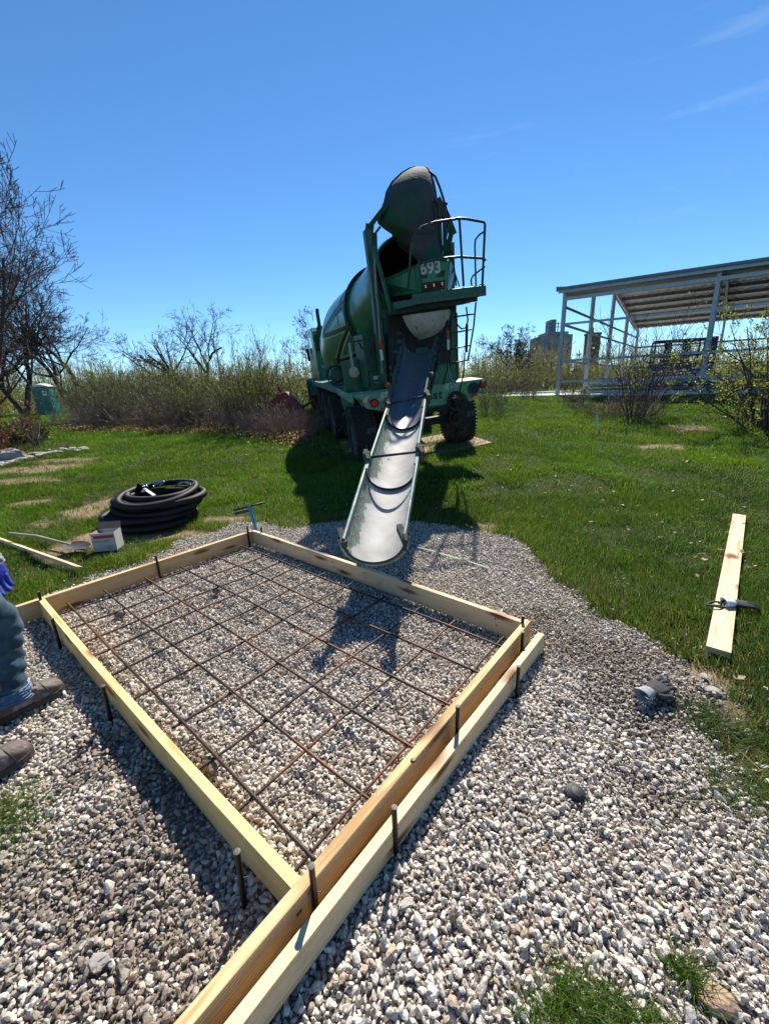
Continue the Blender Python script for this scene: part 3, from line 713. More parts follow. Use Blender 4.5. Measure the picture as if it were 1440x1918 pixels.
def text_obj(txt, size, p, xdir, ydir, mat, name, parent, ext=.003, off=.0, space=1.0, sx=1.0):
    cu = bpy.data.curves.new('t', 'FONT'); cu.body = txt; cu.size = size; cu.extrude = ext; cu.offset = off; cu.align_x = 'CENTER'; cu.align_y = 'CENTER'; cu.space_character = space
    ob = bpy.data.objects.new('t', cu); COL.objects.link(ob); dg = bpy.context.evaluated_depsgraph_get()
    me = bpy.data.meshes.new_from_object(ob.evaluated_get(dg)); bpy.data.objects.remove(ob)
    X = Vector(xdir).normalized(); Y = Vector(ydir); Y = (Y - X * Y.dot(X)).normalized(); Z = X.cross(Y)
    for v in me.vertices: c = v.co; v.co = Vector(p) + X * c.x * sx + Y * c.y + Z * c.z
    me.materials.clear(); me.materials.append(mat); o = bpy.data.objects.new(name, me); COL.objects.link(o); o.parent = parent; return o

# wheels
def wheel_proto():
    w_ = empty('wheel'); r, hw = .53, .15
    prof = [(-hw * .8, .30), (-hw * .97, .36), (-hw, .44), (-hw * .86, .505), (-hw * .7, .525), (-.05, .53), (-.045, .516), (.045, .516), (.05, .53), (hw * .7, .525), (hw * .86, .505), (hw, .44), (hw * .97, .36), (hw * .8, .30)]
    mb = MB(); mb.lathe(prof, (0, 0, 0), (1, 0, 0), 48)
    for k in range(48):
        a = 2 * math.pi * k / 48
        for sx in (-1, 1):
            mb.box((sx * hw * .72, math.cos(a) * .522, math.sin(a) * .522), (.075, .036, .03), Matrix.Rotation(a - math.pi / 2 + 0, 3, 'X'))
    mb.build('tyre', M_tyre, w_, smooth='auto')
    mb = MB(); mb.lathe([(hw * .8, .30), (hw * .6, .285), (.02, .27), (.0, .16), (.05, .14), (.07, .1), (.07, 0)], (0, 0, 0), (1, 0, 0), 32)
    mb.lathe([(-hw * .8, .30), (-hw * .6, .285), (-.02, .27), (-.0, .16), (-.05, .14), (-.07, .1), (-.07, 0)], (0, 0, 0), (1, 0, 0), 32)
    for k in range(10):
        a = 2 * math.pi * k / 10
        for sx in (-1, 1): mb.tube([(sx * .01, .12 * math.cos(a), .12 * math.sin(a)), (sx * .065, .12 * math.cos(a), .12 * math.sin(a))], .014, 6)
    mb.build('rim', M_rim, w_, smooth='auto')
    return w_
wp = wheel_proto(); first = True
for y_ in (.15, 2.65, 3.95, 5.3, 9.0):
    for sx in (-1, 1):
        for k in ((0, 1) if y_ not in (9.0, .15) else (0,)):
            o = wp if first else copy_tree(wp); first = False
            o.parent = truck; o.location = (sx * (1.06 - .34 * k - (.06 if y_ == .15 else 0)), y_, .535 if y_ != 5.3 else .56)
            if y_ == .15: o.scale = (1.42, 1, 1)
# chassis
mb = MB()
for sx in (-.43, .43): mb.beam((sx, -.75, .98), (sx, 10.2, .98), .09, .27)
for y_ in (-.7, .6, 1.9, 3.3, 4.6, 6.5, 9.9): mb.beam((-.43, y_, .96), (.43, y_, .96), .14, .2)
for y_ in (.15, 2.65, 3.95, 5.3, 9.0): mb.beam((-1.0, y_, .53), (1.0, y_, .53), .14, .15); mb.lathe([(-.18, .05), (-.15, .2), (.15, .2), (.18, .05)], (0, y_, .53), (1, 0, 0), 16)
mb.build('chassis', M_frame, truck)
# tailgate crossmember / rear fender
def quad_prism(mb, pts, dy, mi=0):
    """pts in (x,z) at y0 -> thickness dy forward"""
    n = len(pts); o = [(p[0], p[2], p[1]) for p in pts]; b = [(p[0], p[2] + dy, p[1]) for p in pts]
    mb.add(o + b, [tuple(range(n))[::-1], tuple(n + i for i in range(n))] + [(i, (i + 1) % n, n + (i + 1) % n, n + i) for i in range(n)][::1], mi)
yb = -.92
_P = lambda x, y, yl=yb: (lambda q: (q[0], q[2], yl))(TP(x, y, yl))
left = [_P(661, 741), _P(745, 731), _P(745, 768), _P(722, 771), _P(688, 766), _P(677, 750), _P(667, 748)]
right = [_P(745, 731), _P(850, 716), _P(905, 709), _P(909, 712), _P(907, 724), _P(884, 751), _P(878, 752), _P(872, 739), _P(858, 735), _P(845, 742), _P(838, 757), _P(745, 768)]
mb = MB(); quad_prism(mb, left[::-1], .5); quad_prism(mb, [ (p[0]+(.0005 if i in (0,11) else 0), p[1], p[2]-.0) for i, p in enumerate(right)][::-1], .5)
# drop sides beside the wheels
L0 = _P(661, 741); R0 = _P(908, 710)
mb.beam((L0[0] - .012, yb - .002, L0[1] - .06), (L0[0] - .012, .8, L0[1] - .06), .02, .13)
fend = mb.build('rear_fender', M_mint, truck, bevel=.008)
def disc(name, px, py, r, mat, parent, yl=yb, depth=.03, ringmat=None, d=(0, -1, 0), out=.0):
    c = TP(px, py, yl); c = (c[0], yl, c[2]); m_ = MB(); m_.lathe([(0, r), (depth, r), (depth + .008, r * .86), (depth + .01, 0)], c, d, 24); o = m_.build(name, mat, parent)
    if ringmat is not None:
        m2 = MB(); m2.lathe([(0, r * 1.0), (depth + .006, r * 1.0), (depth + .012, r * 1.12), (0, r * 1.2)], c, d, 24); m2.build('lamp_ring', ringmat, o)
    return o
disc('tail_lamp', 701, 755, .058, M_red, truck, ringmat=M_black); disc('tail_lamp', 903, 720, .055, M_red, truck, ringmat=M_black)
disc('reversing_lamp', 725, 753, .055, M_pgrey, truck, ringmat=M_black); disc('reversing_lamp', 886, 727, .085, M_black, truck, ringmat=M_dgreen)
for x, y in ((692, 751), (717, 766), (884, 742), (889, 739)):
    c = TP(x, y, yb - .004); mb = MB(); mb.box(c, (.07, .012, .045)); mb.build('reflector', M_red, truck)
# hose coil hanging under the tailgate
def ring(mb, c, r, tr, n=28, ax='y', el=1.0, ph=0.):
    pts = [(c[0] + r * math.cos(t + ph), c[1] + .01 * t, c[2] + r * el * math.sin(t + ph)) for t in np.linspace(0, 2 * math.pi, n)]
    mb.tube(pts, tr, 8)
mb = MB(); c = TP(855, 751, yb - .06); ring(mb, c, .15, .019); ring(mb, (c[0] - .01, c[1] - .04, c[2] - .01), .14, .019); ring(mb, (c[0] - .03, c[1] - .02, c[2] - .28), .11, .014, el=1.25)
mb.build('water_hose', M_black, truck, smooth=True)
M_ltext = pm('black_lettering', (.012, .03, .02), rough=.5)
a0 = TP(800, 739, yb - .003); a1 = TP(850, 733, yb - .003)
text_obj('ernst', .21, tuple(TP(802, 741.5, yb - .004)), a1 - a0, (0, 0, 1), M_ltext, 'fender_lettering', truck, off=.006, space=1.18)

# drum
DA = Vector((0, -.34, 3.14)); DD = Vector((0, 1, -.215)).normalized(); DOFF = Vector((.10, 0, 0)); DA = DA + DOFF
dprof = [(0, .60), (.06, .63), (.6, .66), (1.3, .72), (1.75, .78), (1.82, .82), (2.00, .82), (2.04, .81), (2.8, .97), (3.7, 1.12), (4.1, 1.15), (4.9, 1.15), (5.5, 1.06), (6.2, .80), (6.7, .50), (6.72, .0)]
mb = MB(); mb.lathe(dprof, DA, DD, 64); mb.lathe([(.0, .60), (.02, .56), (.5, .58), (1.6, .66), (1.62, .0)], DA, DD, 64, mi=1)
drum = mb.build('drum', [M_drum, M_black], truck, smooth='auto')
mb = MB(); mb.lathe([(1.80, .822), (1.80, .87), (1.88, .885), (1.96, .885), (2.02, .87), (2.02, .822)], DA, DD, 64); mb.build('roller_track', M_black, drum, smooth='auto')
mb = MB()
for s_ in (2.6, 3.9, 4.7):
    pr = np.interp(s_, [p[0] for p in dprof], [p[1] for p in dprof]); mb.lathe([(s_ - .012, pr), (s_ - .008, pr + .006), (s_ + .008, pr + .006), (s_ + .012, pr)], DA, DD, 64)
mb.build('weld_seam', M_drum, drum, smooth=True)
# drum stripes: lines lying on the shell
_ps = [p[0] for p in dprof]; _pr = [p[1] for p in dprof]
_ea = np.array((Vector((0, 0, 1)).cross(DD)).normalized()); _eb = np.cross(np.array(DD), _ea)
def drum_hit(px, py):
    d = TB.T @ ray(px, py); o = TB.T @ (CO - TO); d = d / np.linalg.norm(d); t = 6.
    while t < 18:
        p = o + d * t - np.array(DA); s_ = p @ np.array(DD); rr = np.linalg.norm(p - s_ * np.array(DD))
        if 0 < s_ < 6.7 and rr < np.interp(s_, _ps, _pr): return s_, math.atan2(p @ _eb, p @ _ea)
        t += .01
    return None
def drum_pt(s_, th, off=.004):
    r_ = np.interp(s_, _ps, _pr) + off; return np.array(DA) + np.array(DD) * s_ + (_ea * math.cos(th) + _eb * math.sin(th)) * r_
def stripe(pts, wd, mat, off):
    hits = [drum_hit(*p) for p in pts]; pass
    hits = [h for h in hits if h]; rows = []
    for (s0, t0), (s1, t1) in zip(hits[:-1], hits[1:]):
        n = 14; R_ = np.interp((s0 + s1) / 2, _ps, _pr); dx, dy = s1 - s0, (t1 - t0) * R_; l = math.hypot(dx, dy); nx_, ny_ = -dy / l, dx / l
        rows = []
        for i in range(n + 1):
            k = i / n; s_ = s0 + (s1 - s0) * k; t_ = t0 + (t1 - t0) * k
            rows.append([drum_pt(s_ - nx_ * wd / 2, t_ - ny_ * wd / 2 / R_, off), drum_pt(s_ + nx_ * wd / 2, t_ + ny_ * wd / 2 / R_, off)])
        yield rows
def add_stripe(pts, wd, mat, off, name):
    mb = MB()
    for rows in stripe(pts, wd, mat, off): mb.sheet(rows)
    if mb.v: mb.build(name, mat, drum)
zz = [(648, 560), (606, 628), (655, 609), (634, 676), (672, 660)]
add_stripe(zz, .17, M_stripeL, .010, 'pale_stripe')
add_stripe([(x - 1, y + 1) for x, y in zz], .09, M_stripeD, .016, 'black_stripe')

# pedestal frame
def tb(mb, a, b, w_=.08, h_=.08, ya=-.3, yb_=-.3): mb.beam(TP(*a, ya), TP(*b, yb_), w_, h_)
mb = MB(); tb(mb, (687, 432), (703, 560), .11, .14); tb(mb, (703, 560), (718, 716), .12, .16); tb(mb, (700, 462), (733, 585), .045, .05, -.55, -.8)
tb(mb, (845, 455), (846, 545), .07, .10); tb(mb, (846, 545), (845, 715), .11, .16)
tb(mb, (706, 590), (845, 580), .10, .14, -.3, -.3)
mb.build('pedestal_frame', M_dgreen, truck)
mb = MB(); slab_ = [TP(719, 592, -.12), TP(846, 588, -.12), TP(849, 724, -.12), TP(724, 735, -.12)]; mb.sheet([[slab_[0], slab_[1]], [slab_[3], slab_[2]]], .25); mb.build('rear_pedestal', M_frame, truck)
mb = MB(); tb(mb, (693, 547), (667, 640), .05, .05, .3, 1.6); mb.build('diagonal_brace', M_mint, truck)
mb = MB(); tb(mb, (700, 470), (705, 560), .02, .05, -.45, -.45); tb(mb, (706, 560), (716, 700), .02, .05, -.42, -.42); mb.build('edge_trim', M_pgrey, truck)
# side cabinet left of chute with the lettering
mb = MB()
c0 = TP(684, 622, -.1); c1 = TP(722, 716, -.1); mb.box(((c0[0] + c1[0]) / 2 + .02, .35, (c0[2] + c1[2]) / 2 - .05), (abs(c1[0] - c0[0]) + .16, .8, abs(c1[2] - c0[2]) + .05))
mb.build('water_cabinet', M_dgreen, truck, bevel=.015)
mb = MB()
for a, b in (((686, 628), (705, 626)), ((686, 628), (692, 688)), ((692, 688), (712, 685)), ((686, 628), (710, 686)), ((704, 628), (690, 688))):
    p, q = TP(*a, -.16), TP(*b, -.16); mb.beam(p, q, .022, .02)
mb.build('grille_bars', M_rail, truck)
text_obj('ernst', .125, tuple(TP(712, 706, -.22)), TP(722, 705, -.22) - TP(702, 706, -.22), (.08, 0, 1), M_white, 'cabinet_lettering', truck, off=.003)
text_obj('CONCRETE', .036, tuple(TP(712, 716.5, -.22)), TP(722, 715.5, -.22) - TP(702, 716.5, -.22), (.08, 0, 1), M_white, 'small_lettering', truck, space=1.3)
pc = TP(712, 712, -.205); mb = MB(); mb.box((pc[0], -.19, pc[2]), (.34, .05, .30)); mb.build('lettered_panel', M_dgreen, truck, bevel=.006)
# red and white reflector tape
for (a, b, m_) in (((710, 636), (713, 655), M_red), ((713, 655), (716, 675), M_white), ((838, 618), (839, 636), M_red), ((839, 636), (840, 655), M_white)):
    mb = MB(); tb(mb, a, b, .05, .012, -.44, -.44); mb.build('reflector_tape', m_, truck)
c = TP(726, 721, -.5); mb = MB(); mb.lathe([(0, .05), (.02, .05), (.025, 0)], c, (0, -1, 0), 20); o = mb.build('marker_lamp', M_orange, truck); o.scale = (1, 1, 1)
# grey counterweight plate, round mirror, gauges
mb = MB(); mb.beam(TP(654, 643, .0), TP(661, 690, .0), .02, .20, up=(0, 1, 0)); mb.build('grey_plate', M_pgrey, truck, bevel=.004)
mb = MB(); mb.beam(TP(655, 641, .05), TP(700, 634, .05), .03, .03); mb.beam(TP(671, 640, .05), TP(679, 654, -.05), .03, .02); mb.build('plate_bracket', M_rail, truck)
mb = MB(); mb.lathe([(0, .095), (.05, .09), (.07, .05), (.075, 0)], TP(663, 697, -.05), (0, -1, 0), 20); mb.build('white_float', M_cem, truck, smooth='auto')
mb = MB(); mb.lathe([(-.5, .17), (0, .17), (.05, .13), (.06, 0)], TP(632, 702, 1.9), (0, -1, 0), 28); hub = mb.build('air_tank', M_dgreen, truck, smooth='auto')
mb = MB(); ring(mb, TP(632, 704, 1.75), .21, .016); ring(mb, TP(628, 702, 1.8), .19, .014); mb.build('coiled_hose', M_black, truck, smooth=True)
mb = MB(); q = TP(680, 703, .6); mb.lathe([(-.45, .02), (-.43, .27), (.3, .27), (.33, .02)], (q[0] - .1, .8, q[2]), (0, 0, 1), 28); mb.build('water_tank', M_dgreen, truck, smooth='auto')

# left side deck rail and mudguards
mb = MB(); a = TP(636, 733, 1.75); b = TP(586, 716, 6.8)
mb.beam((a[0], a[1], a[2] - .0), b, .05, .13); mb.beam((a[0] + .3, a[1], a[2] + .02), (b[0] + .3, b[1], b[2] + .02), .6, .03)
mb.build('left_deck', pm('worn_deck_paint', (.05, .20, .17), (.02, .1, .09), rough=.45, scale=8, c3=(.4, .42, .40), t3=.57, s3=12), truck)
mb = MB(); mb.beam((-a[0], a[1], a[2]), (-b[0], b[1], b[2]), .05, .13); mb.beam((-a[0] - .3, a[1], a[2] + .02), (-b[0] - .3, b[1], b[2] + .02), .6, .03); mb.build('right_deck', M_dgreen, truck)
mb = MB(); mb.sheet([[TP(638, 736, 1.6), TP(664, 742, 1.1)], [TP(641, 752, 1.6), TP(664, 756, 1.1)], [TP(650, 774, 1.5), TP(664, 774, 1.1)]], .03); mb.build('mudguard', M_dgreen, truck)
mb = MB(); mb.sheet([[TP(644, 731, 1.3), TP(653, 722, 1.3)], [TP(647, 736, 1.2), TP(656, 727, 1.2)]], .04); mb.build('guard_flap', M_green, truck)
mb = MB(); mb.beam(TP(665, 775, .9), TP(668, 815, .9), .5, .02, up=(0, 1, 0)); mb.build('mud_flap', M_black, truck)
# right: green box above the tailgate
mb = MB(); pts = [_P(812, 694, -.7), _P(822, 682, -.7), _P(841, 680, -.7), _P(846, 704, -.7), _P(847, 716, -.7), _P(808, 722, -.7)]; quad_prism(mb, pts[::-1], .6); mb.build('valve_box', M_green, truck, bevel=.02)
# cab and front
zc = TP(588, 700, 7.3)
mb = MB(); x0 = TP(583, 690, 7.6)[0]
prof = [(7.6, 1.15), (7.6, 2.72), (7.8, 2.85), (9.3, 2.85), (9.9, 2.1), (10.4, 1.9), (10.6, 1.0), (7.6, 1.0)]
n = len(prof)
xl, xr = -.90, 1.16
mb.add([(xl, y, z) for y, z in prof] + [(xr, y, z) for y, z in prof], [tuple(range(n)), tuple(n + i for i in range(n))[::-1]] + [(i, n + i, n + (i + 1) % n, (i + 1) % n) for i in range(n)])
cab = mb.build('cab', pm('cab_green', (.05, .22, .15), (.02, .13, .08), rough=.3, scale=4, c3=(.25, .38, .36), t3=.58, s3=6), truck, bevel=.03)
mb = MB(); mb.box((0, 7.592, 2.35), (1.7, .012, .5)); mb.box((xl - .004, 8.6, 2.3), (.008, .9, .55)); mb.box((xr + .004, 8.6, 2.3), (.008, .9, .55)); mb.build('cab_window', pm('cab_glass', (.02, .03, .035), rough=.08, spec=.8), cab)
mb = MB(); mb.box((xl - .08, 9.55, 2.0), (.1, .06, .45)); mb.beam((xl, 9.5, 2.1), (xl - .1, 9.55, 2.1), .02, .02); mb.build('door_mirror', M_black, cab)
mb = MB(); mb.lathe([(0, .09), (.1, .12), (.7, .12), (.8, .06)], (-.62, 7.45, 2.1), (0, 0, 1), 16); mb.tube([(-.62, 7.45, 2.8), (-.62, 7.45, 3.25), (-.62, 7.35, 3.36)], .06, 10); mb.build('exhaust_stack', M_hood, truck, smooth='auto')
for sx in (-1, 1):
    mb = MB(); rows = [[(sx * .86, 9.0 + .63 * math.cos(t), .53 + .63 * math.sin(t)), (sx * 1.24, 9.0 + .63 * math.cos(t), .53 + .63 * math.sin(t))] for t in np.linspace(.1, math.pi - .1, 12)]
    mb.sheet(rows, .02); mb.build('front_mudguard', M_dgreen, truck)

# charge hood (flipped up), seen from behind
hrows = [(312, 777, 796, -.10), (316, 766, 801, -.16), (325, 751, 807, -.22), (341, 734, 812, -.30), (360, 724, 816, -.38), (379, 720, 818, -.42), (393, 713, 820, -.44), (408, 707, 821, -.44), (418, 709, 821, -.44), (428, 721, 821, -.44), (437, 734, 821, -.43), (450, 742, 821, -.42), (462, 750, 821, -.40), (472, 762, 821, -.37), (481, 775, 820, -.33), (491, 786, 812, -.28)]
rows = []
for py, xl_, xr_, y0_ in hrows:
    r_ = []
    for j in range(15):
        k = j / 14; px = xl_ + (xr_ - xl_) * k; bul = math.sin(math.pi * k) ** .7 * min(.42, (xr_ - xl_) * .0045)
        r_.append(TP(px, py, y0_ + .28 - bul))
    rows.append(r_)
mb = MB(); mb.sheet([r[::-1] for r in rows], .035); hood = mb.build('charge_hood', M_hood, truck, smooth='auto')
mb = MB(); edge = [r[-1] for r in rows][3:]; mb.tube([r[0] for r in rows], .016, 6); mb.tube([r[-1] for r in rows], .014, 6); mb.build('hood_rim', M_hood, hood, smooth=True)
mb = MB(); tb(mb, (722, 385), (692, 424), .16, .07, -.3, -.32); tb(mb, (693, 420), (690, 445), .09, .12, -.32, -.3); tb(mb, (701, 437), (702, 478), .07, .09, -.34, -.34); tb(mb, (712, 425), (700, 440), .03, .03, -.3, -.34)
mb.build('hood_arm', M_hood, truck)
mb = MB(); tb(mb, (818, 372), (838, 415), .07, .10, -.3, -.3); tb(mb, (838, 412), (849, 440), .08, .1, -.3, -.3); tb(mb, (822, 385), (826, 480), .05, .05, -.35, -.35)
tb(mb, (832, 398), (834, 500), .05, .06, -.3, -.35); tb(mb, (846, 430), (836, 478), .06, .07, -.3, -.3); tb(mb, (842, 418), (828, 470), .025, .025, -.42, -.42); tb(mb, (820, 468), (836, 500), .05, .05, -.3, -.3)
mb.build('hydraulic_arm', M_hood, truck)
mb = MB(); mb.tube([TP(803, 320, -.25), TP(815, 331, -.25), TP(823, 350, -.25), TP(830, 372, -.27), TP(833, 385, -.3)], .018, 6)
mb.tube([TP(833, 380, -.3), TP(836, 392, -.3), TP(842, 405, -.3), TP(843, 412, -.3)], .014, 6); mb.tube([TP(830, 396, -.3), TP(833, 384, -.3), TP(836, 381, -.3)], .03, 6)
mb.tube([TP(837, 475, -.5), TP(845, 470, -.6), TP(849, 478, -.65), TP(850, 500, -.7), TP(854, 535, -.8)], .016, 6); mb.tube([TP(840, 480, -.5), TP(846, 495, -.6), TP(860, 536, -.8)], .012, 6)
mb.build('hydraulic_hose', M_black, truck, smooth=True)
# inner collecting cone / drum mouth hood
mb = MB(); rows = []
for py, xl_, xr_ in ((440, 772, 818), (455, 768, 822), (475, 772, 826), (492, 784, 838)):
    rows.append([TP(xl_ + (xr_ - xl_) * k, py, -.62 - .12 * math.sin(math.pi * k)) for k in np.linspace(1, 0, 9)])
mb.sheet(rows, .03); mb.build('splash_guard', M_hood, truck, smooth='auto')
# collecting hopper with number panel
Y1 = -.98
A_ = [TP(786, 493, Y1), TP(840, 489, Y1), TP(834, 543, Y1), TP(791, 547, Y1)]
def slab(mb, P4, th): mb.sheet([[P4[0], P4[1]], [P4[3], P4[2]]], th)
mb = MB(); slab(mb, [A_[0], A_[1], A_[2], A_[3]], .03)
Lf = [TP(709, 527, -.1), A_[0], A_[3], TP(737, 553, -.15)]; slab(mb, [(p[0], p[1] + (.002 if i in (1, 2) else 0), p[2]) for i, p in enumerate(Lf)], .03)
hop = mb.build('collecting_hopper', M_green, truck)
mb = MB(); slab(mb, [A_[1], TP(849, 506, -.5), TP(841, 543, -.5), A_[2]], .03); mb.build('hopper_side', pm('mint_blue_panel', (.10, .22, .19), (.05, .14, .11), rough=.4), truck)  # right wedge of the hopper in a paler mint-blue
n_ = Vector((0, -1, 0))
text_obj('693', .235, tuple(TP(806, 502.5, Y1 - .035)), TP(820, 500, Y1) - TP(790, 503, Y1), (.02, 0, 1), pm('number_white', (.62, .62, .58), (.42, .42, .40), rough=.6, scale=25), 'fleet_number', truck, off=.006)
mb = MB(); slab(mb, [TP(789, 509, Y1 - .02), TP(800, 508, Y1 - .02), TP(800, 521, Y1 - .02), TP(789, 522, Y1 - .02)], .01); slab(mb, [TP(818, 508, Y1 - .02), TP(833, 506, Y1 - .02), TP(832, 519, Y1 - .02), TP(818, 520, Y1 - .02)], .01)
slab(mb, [TP(791, 530, Y1 - .02), TP(834, 524, Y1 - .02), TP(832, 543, Y1 - .02), TP(792, 547, Y1 - .02)], .01); mb.build('lamp_plate', pm('grey_green_panel', (.05, .08, .06), (.035, .055, .045), rough=.7), truck)
for x, y in ((796, 537), (811.5, 534.5), (827, 532)):
    c = TP(x, y, Y1 - .034); mb = MB(); mb.lathe([(0, .034), (.012, .032), (.02, .0)], c, (0, -1, 0), 16); lo = mb.build('marker_light', M_stripeD, truck)
    mb = MB(); mb.box((c[0], c[1] - .024, c[2] + .012), (.018, .01, .014)); mb.box((c[0], c[1] - .024, c[2] - .012), (.018, .01, .014)); mb.build('lit_bulb', M_lamp, lo)

# platform and railings
PY = -1.12
mb = MB(); pl = TP(742, 575, PY); pr = TP(909, 547, PY)
mb.beam(TP(738, 573, PY), TP(775, 566, PY), .04, .10); mb.beam(TP(772, 561, PY), TP(909, 544, PY), .05, .15)
mb.beam(TP(905, 541, PY + .02), TP(905, 541, PY + .02) + np.array((0, .75, 0)), .05, .15)
q0_, q1_ = TP(760, 571, PY + .06), TP(908, 549, PY + .06); mb.sheet([[q0_, q1_], [q0_ + np.array((0, .75, 0)), q1_ + np.array((0, .75, 0))]], .03)
mb.build('platform', M_dgreen, truck, bevel=.006)
mb = MB(); a_ = TP(742, 584, PY + .12); b_ = TP(893, 560, PY + .12)
for k in range(24):
    p = a_ + (b_ - a_) * k / 23; mb.beam(p, p + np.array((0, .6, 0)), .02, .05)
mb.beam(a_, b_, .03, .07); mb.beam(a_ + np.array((0, .3, 0)), b_ + np.array((0, .3, 0)), .03, .06); mb.build('platform_grating', M_frame, truck)
rr = .019
def rail(pts, r=rr):
    mb = MB(); mb.tube([TP(x, y, yy) for x, y, yy in pts], r, 8); return mb
K_ = PY + .02
rail([(764, 545, K_), (769, 470, K_), (771, 455, K_), (776, 441, K_), (790, 425, K_), (815, 416, K_), (861, 409, K_), (873, 410, K_), (906, 416, K_ + .03), (908, 420, K_ + .03), (903, 534, K_ + .03)]).build('top_rail', M_rail, truck, smooth=True)
rail([(786, 493, K_ - .02), (812, 487, K_ - .02), (840, 483, K_ - .02), (860, 481, K_), (905, 484, K_), (909, 488, K_)]).build('middle_rail', M_rail, truck, smooth=True)
rail([(860, 410, K_), (868, 536, K_)]).build('rail_post', M_rail, truck, smooth=True)
rail([(906, 434, K_ + .05), (897, 440, K_ + .2), (890, 449, K_ + .3), (889, 460, K_ + .3), (891, 535, K_ + .3)], .014).build('grab_rail', M_rail, truck, smooth=True)
rail([(908, 499, K_ + .05), (896, 508, K_ + .15), (885, 517, K_ + .2), (882, 524, K_ + .2), (883, 535, K_ + .2)], .014).build('grab_rail', M_rail, truck, smooth=True)
rail([(784, 487, K_ - .03), (786, 505, K_ - .04), (789, 530, K_ - .04), (794, 548, K_)], .018).build('rail_post', M_hood, truck, smooth=True)
rail([(776, 478, -.7), (784, 487, -.9)], .018).build('hinge_link', M_hood, truck, smooth=True)
mb = MB()
for k in range(13):
    p = TP(776, 561, PY - .03) + (TP(906, 545, PY - .03) - TP(776, 561, PY - .03)) * k / 12
    mb = MB(); mb.lathe([(0, .014), (.008, .013), (.010, 0)], p, (0, -1, 0), 8); mb.build('bolt_head', M_rim, truck)
for x, y in ((672, 747), (740, 740), (760, 738), (862, 722), (842, 724), (897, 735), (870, 719)):
    mb = MB(); mb.lathe([(0, .013), (.008, .012), (.010, 0)], TP(x, y, yb - .004), (0, -1, 0), 8); mb.build('bolt_head', M_rim, truck)
mb = MB(); rs2 = np.random.default_rng(8)
for _ in range(70):
    x_, y_ = rs2.uniform(722, 850), rs2.uniform(560, 735); pv, pf = rock_proto(I0, 8, rs2); mb.add([TP(x_, y_, -.16) + v * rs2.uniform(.012, .045) * np.array((1, .25, 1.4)) for v in pv], [tuple(f) for f in pf])
tag(mb.build('dried_concrete', M_cem, truck), kind='stuff')
# access ladder
LY = PY + .25
ladder = MB(); 
ladder.tube([TP(849, 566, LY), TP(845, 610, LY), TP(842, 680, LY)], .015, 8); ladder.tube([TP(891, 566, LY), TP(887, 610, LY), TP(876, 676, LY)], .015, 8)
for a, b in (((848, 594), (888, 588)), ((846, 624), (883, 617)), ((844, 654), (879, 647)), ((843, 681), (876, 674))): ladder.tube([TP(*a, LY), TP(*b, LY)], .013, 8)
ladder.build('ladder', M_rail, truck, smooth=True)
mb = MB(); mb.beam(TP(874, 607, LY - .04), TP(873, 660, LY - .04), .02, .085, up=(0, 1, 0)); mb.build('ladder_plate', M_hood, truck, bevel=.01)
mb = MB(); mb.tube([TP(852, 572, PY), TP(852, 590, PY), TP(856, 608, PY), TP(864, 616, PY), TP(872, 614, PY), TP(876, 600, PY), TP(873, 575, PY)], .013, 6); mb.tube([TP(870, 660, PY + .1), TP(868, 700, PY + .1), TP(860, 735, PY)], .012, 6); mb.build('hanging_hose', M_black, truck, smooth=True)

# pale discharge cone
mb = MB(); top = TP(798, 584, -1.15); rows = []
for py, xl_, xr_, bl in ((589, 753, 843, .36), (598, 757, 843, .36), (608, 762, 840, .34), (617, 768, 833, .30), (626, 776, 824, .24), (634, 787, 813, .15)):
    rows.append([TP(xr_ + (xl_ - xr_) * k, py + 3 - (13 if py < 600 else 9) * (1 - k), -.85 - bl * math.sin(math.pi * k)) for k in np.linspace(0, 1, 17)])
mb.sheet(rows, .02); mb.build('discharge_cone', M_cem, truck, smooth='auto')

